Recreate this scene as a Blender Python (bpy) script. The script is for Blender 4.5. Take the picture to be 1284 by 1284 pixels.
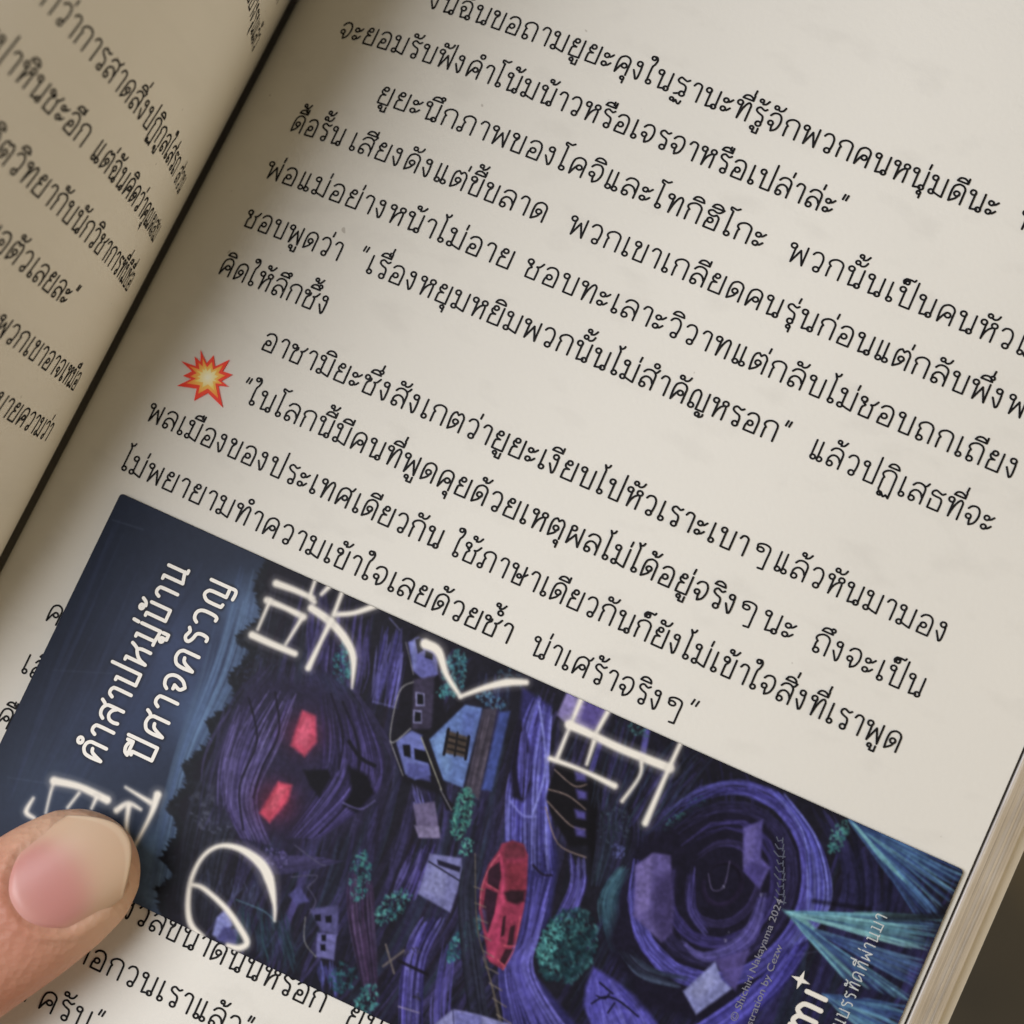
import bpy, bmesh, math, random
import numpy as np
from mathutils import Matrix, Vector

# Units: 1 Blender unit = 10 cm.  Page plane of the book is z = 0, text lines run along +x, the gutter is x = 0.
scene = bpy.context.scene
for ob in list(bpy.data.objects):
    bpy.data.objects.remove(ob)

# ---------------------------------------------------------------- tuned values
WORLD_STRENGTH = 0.11
LAMP_LOC = (-2.4, -1.0, 4.25); LAMP_SIZE = 3.5; LAMP_POWER = 305
FILL_LOC = (4.6, -0.9, 1.2); FILL_SIZE = 3.0; FILL_POWER = 72
PAPER_COL = (229, 226, 216)
EDGE_COL = (240, 239, 241)
BLOCK_T = .098
GLYPH_H = .0256; LEFT_SX = 1.17
SKIN = (195, 144, 121); SKIN_TIP = (205, 170, 144); NAIL_BED = (192, 133, 126); NAIL_FREE = (202, 173, 146)
FLOOR_SCALE = .8
STAR = [(0.1436, -0.6585), (0.1618, -0.6727), (0.1663, -0.6588), (0.1762, -0.6726), (0.1919, -0.6557), (0.1902, -0.6744), (0.2063, -0.6733), (0.195, -0.6877), (0.2087, -0.691), (0.1937, -0.6957), (0.2142, -0.721), (0.1839, -0.7108), (0.1697, -0.7283), (0.1651, -0.7113), (0.1351, -0.7184), (0.1504, -0.7019), (0.1365, -0.7021), (0.1462, -0.6915), (0.1232, -0.6838), (0.1484, -0.6825), (0.1398, -0.6706), (0.1522, -0.6742)]
STAR_C = (0.1747, -0.6906)
TITLE = [('คำสาปหมู่บ้าน', 143, 346, 58), ('ปีศาจครวญ', 208, 318, 52)]
TITLE_H = 30
TITLE_GLYPHS = {
'ห': (76, "2,100 14,100! 14,0! 24,34 42,56 62,68! 70,84 76,100; 60,68 67,46 67,0"),
'ม': (80, "10,100 22,100! 22,6! 6,6; 22,6! 69,0! 69,100"),
'น': (82, "8,100 22,100! 22,0! 70,14; 68,100 68,0! 80,0"),
'บ': (74, "4,100 16,100! 16,0! 64,0! 64,100"),
'ป': (74, "4,100 16,100! 16,0! 64,0! 64,150"),
'ค': (76, "44,60 28,50 11,0! 9,30 9,60 14,84 28,97 40,100 56,95 66,80 67,60 67,0"),
'ศ': (80, "44,60 28,50 11,0! 9,30 9,60 14,84 28,97 40,100 56,95 66,80 67,60 67,0; 60,92 70,98 78,116"),
'ว': (60, "36,0! 46,0 52,20 52,70 42,94 26,100 12,94 4,80"),
'ร': (58, "34,0! 46,2 50,30 44,54 22,64 8,76 8,90 20,99 34,93 44,90 54,99"),
'จ': (66, "14,50 28,50! 20,20 34,0! 52,20 60,50 58,76 48,94 34,100 16,94 5,78"),
'ส': (78, "12,2 9,24 14,46 30,58 50,52 64,32; 7,78 18,94 36,100 54,95 64,82 66,60 66,0; 56,92 66,98 76,116"),
'ญ': (96, "8,4 18,0; 8,4 8,60 12,84 26,100 40,94 48,74 48,0! 84,0! 84,100; 84,0 84,-26 72,-34 50,-32"),
}

# ---------------------------------------------------------------- camera
cam = bpy.data.cameras.new('camera')
cam.sensor_width = 36.0
cam.lens = 36.0 * 2094.78 / 1284.0
cam.clip_start = 0.02; cam.clip_end = 200.0
cam.dof.use_dof = True; cam.dof.focus_distance = 2.27; cam.dof.aperture_fstop = 1.8; cam.dof.aperture_blades = 0
camo = bpy.data.objects.new('camera', cam)
camo.location = (0.92293, -0.79682, 2.23403)
camo.rotation_euler = (0.0912241, 0.0923547, 0.4204916)
scene.collection.objects.link(camo); scene.camera = camo

# ---------------------------------------------------------------- world, lamps, exposure
world = bpy.data.worlds.new('World'); scene.world = world; world.use_nodes = True
bg = world.node_tree.nodes['Background']; bg.inputs[0].default_value = (1.0, 0.90, 0.78, 1); bg.inputs[1].default_value = WORLD_STRENGTH
def area_lamp(name, loc, target, size, power, colour):
    l = bpy.data.lights.new(name, 'AREA'); l.shape = 'SQUARE'; l.size = size; l.energy = power; l.color = colour
    o = bpy.data.objects.new(name, l); o.location = loc
    o.rotation_euler = (Vector(target) - Vector(loc)).to_track_quat('-Z', 'Y').to_euler()
    scene.collection.objects.link(o)
    return o
area_lamp('window_light', LAMP_LOC, (0.7, -0.7, 0), LAMP_SIZE, LAMP_POWER, (1.0, 1.0, 1.045))
area_lamp('fill_light', FILL_LOC, (-0.2, -0.6, 0.5), FILL_SIZE, FILL_POWER, (1.0, 0.80, 0.53))  # added warm fill in place of room bounce, brightens the left page
vs = scene.view_settings
vs.view_transform = 'Standard'; vs.look = 'None'; vs.exposure = 0; vs.gamma = 1; vs.use_curve_mapping = False
scene.cycles.max_bounces = 8; scene.cycles.diffuse_bounces = 5

# ---------------------------------------------------------------- helpers
def srgb(c):
    return tuple(((v / 255) / 12.92 if v / 255 <= .04045 else ((v / 255 + .055) / 1.055) ** 2.4) for v in c)

def material(name, colour, rough=.7, spec=.3):
    m = bpy.data.materials.new(name); m.use_nodes = True
    b = m.node_tree.nodes['Principled BSDF']
    b.inputs['Base Color'].default_value = (*srgb(colour), 1); b.inputs['Roughness'].default_value = rough
    b.inputs['Specular IOR Level'].default_value = spec
    return m, m.node_tree, b

def nd(nt, kind, **kw):
    n = nt.nodes.new(kind)
    for k, v in kw.items():
        setattr(n, k, v)
    return n

def ramp(nt, fac, stops):
    r = nd(nt, 'ShaderNodeValToRGB')
    els = r.color_ramp.elements
    while len(els) < len(stops):
        els.new(.5)
    for e, (p, c) in zip(els, stops):
        e.position = p; e.color = (*srgb(c), 1)
    nt.links.new(fac, r.inputs[0])
    return r.outputs[0]

def obj(name, mesh, mat, parent=None, smooth=False):
    if isinstance(mesh, tuple):
        me = bpy.data.meshes.new(name); me.from_pydata([tuple(v) for v in mesh[0]], [], mesh[1]); mesh = me
    o = bpy.data.objects.new(name, mesh); scene.collection.objects.link(o)
    if mat:
        mesh.materials.append(mat)
    if parent:
        o.parent = parent
    if smooth:
        mesh.polygons.foreach_set('use_smooth', [True] * len(mesh.polygons))
    return o

def empty(name, loc=(0, 0, 0)):
    o = bpy.data.objects.new(name, None); o.location = loc; scene.collection.objects.link(o)
    return o

def tag(o, label, cat, group=None):
    o['label'] = label; o['category'] = cat
    if group:
        o['group'] = group
    return o

def grid_sheet(nu, nv, f, thick=None):
    """f(i/nu, j/nv) -> (point, normal); a closed thin sheet when thick is given"""
    V = []; F = []
    def layer(off):
        b = len(V)
        for i in range(nu + 1):
            for j in range(nv + 1):
                p, n = f(i / nu, j / nv)
                V.append(tuple(np.asarray(p) + off * np.asarray(n)))
        return b
    a = layer(0.0); k = nv + 1
    for i in range(nu):
        for j in range(nv):
            q = a + i * k + j
            F.append((q, q + k, q + k + 1, q + 1))
    if thick:
        b = layer(-thick)
        for i in range(nu):
            for j in range(nv):
                q = b + i * k + j
                F.append((q, q + 1, q + k + 1, q + k))
        rim = [i * k for i in range(nu + 1)] + [nu * k + j for j in range(1, nv + 1)] + [i * k + nv for i in range(nu - 1, -1, -1)] + [j for j in range(nv - 1, 0, -1)]
        for i in range(len(rim)):
            p, q = rim[i], rim[(i + 1) % len(rim)]
            F.append((a + p, b + p, b + q, a + q))
    return V, F

# ---------------------------------------------------------------- lettering: a hand-drawn monoline looped alphabet
# width; strokes of "x,y" points (a trailing ! is a corner); @cx,cy,r is a loop.  Cap height 100.
GLYPHS = {
'ก': (74, "11,0 11,46 15,57! 4,70 9,86 24,97 38,100 54,96 64,84 66,66 66,0"),
'ข': (66, "@13,86,13; 26,90 27,76 16,58 15,42 15,0! 57,0! 57,100"),
'ค': (76, "@44,47,12.98; 36,55 26,40 11,0! 9,30 9,60 14,84 28,97 40,100 56,95 66,80 67,60 67,0"),
'ง': (52, "@22,86,12.98; 33,86 36,60 36,20 33,4 27,0! 4,44"),
'จ': (68, "@17,40,12; 29,42 27,22 31,0! 50,16 60,48 58,78 48,95 34,100 16,94 5,78"),
'ฉ': (72, "@22,52,12.98; 13,46 18,30 22,0! 52,6; 62,16 62,60 58,84 46,97 32,100 14,94 5,80; @58,8,11.8"),
'ช': (74, "@13,86,12.98; 24,86 23,75 15,67! 26,60 18,50 14,38 14,0! 58,0! 58,58 48,70! 62,76 74,98"),
'ซ': (76, "@10,84,11.8; 20,84 24,72! 30,84! 30,72 18,60 14,44 14,0! 59,0! 59,58 49,70! 63,76 75,98"),
'ญ': (92, "@18,11,12.98; 8,14 7,50 10,82 26,100 40,92 47,72 47,0! 83,0! 83,100; @62,-22,10.08; 70,-18 72,-34 86,-26 88,-14"),
'ฏ': (76, "11,0 11,46 15,57! 4,70 9,86 24,97 38,100 54,96 64,84 66,66 66,-40! 52,-28! 42,-40 34,-30; @22,-30,10.08; 30,-34 12,-14 11,0"),
'ฐ': (70, "@48,14,12.98; 58,20 57,50 44,64 20,68 8,80 18,98 36,92 50,88 62,98; 37,14 26,8 12,2; @14,-30,8.96; 22,-30 26,-42 34,-28! 44,-42 54,-42 58,-26"),
'ณ': (100, "@18,11,12.98; 8,14 7,50 10,82 26,100 40,92 47,72 47,0! 72,6; @78,10,11.8; 88,12! 88,100"),
'ด': (76, "@36,48,12.98; 47,46 36,22 11,0! 9,30 9,60 14,84 28,97 40,100 56,95 66,80 67,60 67,0"),
'ต': (78, "@36,48,12.98; 47,46 36,22 11,0! 8,40 8,70 14,90 26,99! 38,86! 50,99 62,92 69,76 69,60 69,0"),
'ถ': (76, "@22,11,12.98; 11,13 11,46 15,57! 4,70 9,86 24,97 38,100 54,96 64,84 67,66 67,0"),
'ท': (76, "@13,86,12.98; 24,86 24,0! 32,50 44,86 56,99 66,88 67,70 67,0"),
'ธ': (70, "10,46 10,0! 60,0! 60,48 50,66 28,68 10,72 8,86 20,98 38,93 52,88 64,98"),
'น': (78, "@13,86,12.98; 24,86 24,0! 54,8; @60,10,11.8; 69,14! 69,100"),
'บ': (76, "@13,86,12.98; 24,86 24,0! 67,0! 67,100"),
'ป': (76, "@13,86,12.98; 24,86 24,0! 67,0! 67,146"),
'ผ': (80, "@24,86,12.98; 13,84 13,0! 42,58! 71,0! 71,100"),
'พ': (84, "@12,86,12.98; 22,82 22,0! 48,74! 74,0! 74,100"),
'ฟ': (84, "@12,86,12.98; 22,82 22,0! 48,74! 74,0! 74,146"),
'ภ': (78, "@10,11,11.8; 20,11 20,46 24,57! 12,70 16,86 30,97 42,100 58,96 67,84 69,66 69,0"),
'ม': (78, "@13,86,12.98; 24,86 24,16; @16,10,11.8; 25,12 48,5 69,0! 69,100"),
'ย': (72, "@26,87,11.8; 16,86 9,74 14,60 32,54! 14,48 10,32 10,0! 63,0! 63,100"),
'ร': (58, "@38,11,12.98; 49,14 49,40 42,58 22,66 8,76 8,90 20,99 34,93 44,90 54,99"),
'ล': (74, "@20,12,12.98; 9,14 8,36 18,54 34,60 52,52 64,32; 7,78 18,94 36,100 54,95 64,82 66,60 66,0"),
'ว': (62, "@38,11,12.98; 49,14 53,48 51,78 40,96 26,100 12,94 4,80"),
'ศ': (80, "@44,47,12.98; 36,55 26,40 11,0! 9,30 9,60 14,84 28,97 40,100 56,95 66,80 67,60 67,0; 60,92 70,98 76,114"),
'ษ': (82, "@13,86,12.98; 24,86 24,0! 66,0! 66,100; @46,44,10.08; 55,44 66,48 82,66"),
'ส': (76, "@20,12,12.98; 9,14 8,36 18,54 34,60 52,52 64,32; 7,78 18,94 36,100 54,95 64,82 66,60 66,0; 56,92 66,98 74,114"),
'ห': (78, "@13,86,12.98; 24,86 24,0! 30,34 42,60 56,74; @60,86,12.98; 62,75 67,60 67,0"),
'อ': (72, "@28,44,12.98; 17,42 11,26 11,0! 62,0! 63,60 58,84 48,96 34,100 16,94 6,80"),
'ฮ': (76, "@28,44,12.98; 17,42 11,26 11,0! 62,0! 63,50 60,70 48,80! 34,70 14,74 8,90 24,100 44,94 60,100 72,118"),
'ะ': (50, "@13,68,11.8; 22,64 32,66 44,82; @13,20,11.8; 22,16 32,18 44,34"),
'า': (50, "4,80 12,96 24,100 36,95 42,80 42,0"),
'เ': (34, "12,100 12,12; @21,10,11.8"),
'แ': (66, "12,100 12,12; @21,10,11.8; 43,100 43,12; @52,10,11.8"),
'โ': (40, "16,14 16,134! 4,140 4,152 16,150 30,148 42,158; @25,11,11.8"),
'ใ': (38, "14,14 14,90 22,112 26,136 18,152 6,152; @6,142,10.08; @23,11,11.8"),
'ไ': (38, "16,14 16,128! 4,152! 14,142 24,148 28,160; @25,11,11.8"),
'ๆ': (62, "@21,68,11.8; 11,70 8,88 24,100 44,98 53,82 53,30 53,-24! 36,-26"),
'"': (38, "10,132 6,104; 26,132 22,104"),
"'": (20, "10,132 6,104"),
}
# marks: x is measured from the right edge of the consonant's last stem
MARKS = {
'ิ': "-52,116! -44,132 -26,138 -8,130 -1,116! -52,116",
'ี': "-52,116! -44,132 -26,138 -8,130 -1,116! -52,116; -1,116! -1,144",
'ึ': "-52,116! -44,132 -26,138 -12,132 -1,116! -52,116; @-4,136,8.96",
'ื': "-52,116! -44,132 -26,138 -8,130 -1,116! -52,116; -1,116! -1,144; -14,128! -14,146",
'ั': "@-42,128,10.08; -34,122 -22,116 -8,124 -1,142",
'็': "-44,116 -50,130 -40,144 -26,140 -24,128; @-32,126,8.96; -40,144 -20,146 -6,144 -1,154",
'ํ': "@-14,130,11.8",
'่': "-4,116 -2,142",
'้': "@-36,134,8.96; -28,132 -26,118! -12,124 -1,144",
'ุ': "@-10,-20,8.96; -2,-20 -2,-46",
'ู': "@-32,-20,8.96; -24,-20 -24,-42! -3,-42! -3,-14",
}
UPPER = set('ิีึืั็ํ'); TONE = set('่้'); TALL = set('ปฟ')

def catmull(pts, n=5):
    if len(pts) < 3:
        return pts
    out = []
    P = [pts[0]] + pts + [pts[-1]]
    for i in range(1, len(P) - 2):
        a, b, c, d = (np.array(P[i + k], float) for k in (-1, 0, 1, 2))
        for k in range(n):
            t = k / n
            out.append(tuple(.5 * (2 * b + (c - a) * t + (2 * a - 5 * b + 4 * c - d) * t * t + (3 * b - a - 3 * c + d) * t ** 3)))
    out.append(tuple(pts[-1]))
    return out

def parse_strokes(txt, loops=True):
    res = []
    for st in txt.split(';'):
        st = st.strip()
        if st[0] == '@':
            if loops:
                cx, cy, r = (float(v) for v in st[1:].split(','))
                res.append([(cx + r * math.cos(k * math.pi / 7), cy + r * math.sin(k * math.pi / 7)) for k in range(15)])
            continue
        run = []
        for w in st.split():
            corner = w.endswith('!')
            x, y = (float(v) for v in w.rstrip('!').split(','))
            run.append((x, y))
            if corner and len(run) > 1:
                res.append(catmull(run)); run = [(x, y)]
        if len(run) > 1:
            res.append(catmull(run))
    return res

def lay_text(text, loops=True, gap=10, glyphs=None):
    """-> (width, strokes) in font units, tone marks raised over vowels, sara am split"""
    G = dict(GLYPHS)
    if glyphs:
        G.update(glyphs)
    text = text.replace('้ำ', 'ํ้า').replace('ำ', 'ํา')
    x = 0; strokes = []; right = 0; tall = False; up = False
    for ch in text:
        if ch == ' ':
            x += 62; continue
        if ch in MARKS:
            dy = 0
            dx = -17 if tall and ch not in 'ุู' else 0
            if ch in TONE and up:
                dy = 32
            if ch in UPPER:
                up = True
            for s in parse_strokes(MARKS[ch], True):
                strokes.append([(px + right + dx, py + dy) for px, py in s])
            continue
        w, txt = G[ch]
        for s in parse_strokes(txt, loops):
            strokes.append([(px + x, py) for px, py in s])
        if ch not in 'ะาเแโใไๆ"\'':
            right = x + w - 8; tall = ch in TALL; up = False
        x += w + gap
    return x - gap, strokes

def ribbon(strokes, hw, verts, faces, f, lift0=0.0, dlift=0.0):
    """stroke polylines -> flat ribbons with round ends; f(x,y,lift) -> 3D point"""
    for k, s in enumerate(strokes):
        P = np.array(s, float)
        if len(P) < 2:
            continue
        keep = np.r_[True, np.hypot(*np.diff(P, axis=0).T) > 1e-6]
        P = P[keep]
        if len(P) < 2:
            continue
        T = np.gradient(P, axis=0); T /= np.hypot(T[:, 0], T[:, 1])[:, None] + 1e-12
        closed = np.hypot(*(P[0] - P[-1])) < 1e-3
        if closed:
            t = P[1] - P[-2]; T[0] = T[-1] = t / np.hypot(*t)
        N = np.c_[-T[:, 1], T[:, 0]]
        L = P + N * hw; Rr = P - N * hw
        lift = lift0 + k * dlift
        b = len(verts)
        loop = list(L) + ([] if closed else [P[-1] + hw * (T[-1] * math.sin(a) + N[-1] * math.cos(a)) for a in (.6, 1.2, 1.94, 2.54)])
        n = len(P)
        for i in range(n):
            verts.append(f(L[i][0], L[i][1], lift)); verts.append(f(Rr[i][0], Rr[i][1], lift))
        for i in range(n - 1):
            faces.append((b + 2 * i, b + 2 * i + 1, b + 2 * i + 3, b + 2 * i + 2))
        if not closed:
            for e, sg in ((n - 1, 1), (0, -1)):
                c0 = len(verts)
                for a in (.6, 1.2, 1.94, 2.54):
                    q = P[e] + hw * (sg * T[e] * math.sin(a) + N[e] * math.cos(a))
                    verts.append(f(q[0], q[1], lift))
                ring = [b + 2 * e, c0, c0 + 1, c0 + 2, c0 + 3, b + 2 * e + 1]
                faces.append(tuple(reversed(ring)) if sg > 0 else tuple(ring))

# line number, words, start and end of the words across the page
RIGHT_TEXT = [
    (1, 'งั้นฉันขอถามยูยะคุงในฐานะที่รู้จักพวกคนหนุ่มดีนะ', 0.2363, 1.0805),
    (1, 'ทำไมถึงไม่', 1.1129, 1.2846),
    (2, 'จะยอมรับฟังคำโน้มน้าวหรือเจรจาหรือเปล่าล่ะ"', 0.1194, 0.8964),
    (3, 'ยูยะนึกภาพของโคจิและโทกิฮิโกะ', 0.2256, 0.8143),
    (3, 'พวกนั้นเป็นคนหัว', 0.8496, 1.1674),
    (3, 'แข็ง', 1.1747, 1.2367),
    (4, 'ดื้อรั้น', 0.1151, 0.2037),
    (4, 'เสียงดังแต่ขี้ขลาด', 0.2165, 0.5252),
    (4, 'พวกเขาเกลียดคนรุ่นก่อนแต่กลับพึ่ง', 0.5602, 1.1865),
    (4, 'พา', 1.1928, 1.2359),
    (5, 'พ่อแม่อย่างหน้าไม่อาย', 0.1106, 0.5085),
    (5, 'ชอบทะเลาะวิวาทแต่กลับไม่ชอบถกเถียง', 0.5287, 1.2388),
    (6, 'ชอบพูดว่า', 0.1149, 0.2773),
    (6, '"เรื่องหยุมหยิมพวกนั้นไม่สำคัญหรอก"', 0.3047, 0.9483),
    (6, 'แล้วปฏิเสธที่จะ', 0.9818, 1.2377),
    (7, 'คิดให้ลึกซึ้ง', 0.1122, 0.2932),
    (8, 'อาซามิยะซึ่งสังเกตว่ายูยะเงียบไปหัวเราะเบา', 0.2272, 0.9573),
    (8, 'ๆ', 0.9658, 0.9902),
    (8, 'แล้วหันมามอง', 0.9979, 1.2393),
    (9, '"ในโลกนี้มีคนที่พูดคุยด้วยเหตุผลไม่ได้อยู่จริง', 0.2288, 0.9741),
    (9, 'ๆ', 0.9788, 1.004),
    (9, 'นะ', 1.0138, 1.0591),
    (9, 'ถึงจะเป็น', 1.086, 1.2397),
    (10, 'พลเมืองของประเทศเดียวกัน', 0.1113, 0.5778),
    (10, 'ใช้ภาษาเดียวกันก็ยังไม่เข้าใจสิ่งที่เราพูด', 0.5961, 1.2409),
    (11, 'ไม่พยายามทำความเข้าใจเลยด้วยซ้ำ', 0.1084, 0.7171),
    (11, 'น่าเศร้าจริง', 0.7484, 0.9353),
    (11, 'ๆ', 0.9404, 0.9648),
    (11, '"', 0.9704, 0.9849),
    (14, 'คาดคะเนไว้', 0.1081, 0.3),
    (15, 'เลือกเส้น', 0.1091, 0.2636),
    (16, 'คือเรื่อง', 0.1095, 0.237),
    (18, 'งวลขนาดนั้นหรอก', 0.3893, 0.6894),
    (18, 'ยุบสภา', 0.7235, 0.843),
    (19, 'ก่อกวนเราแล้ว"', 0.3512, 0.6144),
    (20, 'ไหม', 0.2557, 0.3206),
    (20, 'ครับ"', 0.3365, 0.4276),
]
LEFT_TEXT = [
    (-3, 'เธอก็', 0.1),
    (-2, 'พูดอย่างรุนแล้ว', 0.0947),
    (1, 'รุนแรงยิ่งกว่าการสาดสิ่งปฏิกูลใส่รถ ส่วน', 0.0947),
    (2, 'เรื่องการปาหินซะอีก แต่ฉันคิดว่าคุณผสม', 0.0947),
    (3, 'ใช้จิตวิทยากับนักวิชาการที่มีชื่อ', 0.0947),
    (4, 'สนุกดังพอตัวเลยละ"', 0.2835),
    (5, 'เพราะพวกเขาอาจเหมือ', 0.0947),
    (6, 'ก็หมายความว่า', 0.0947),
]

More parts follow.
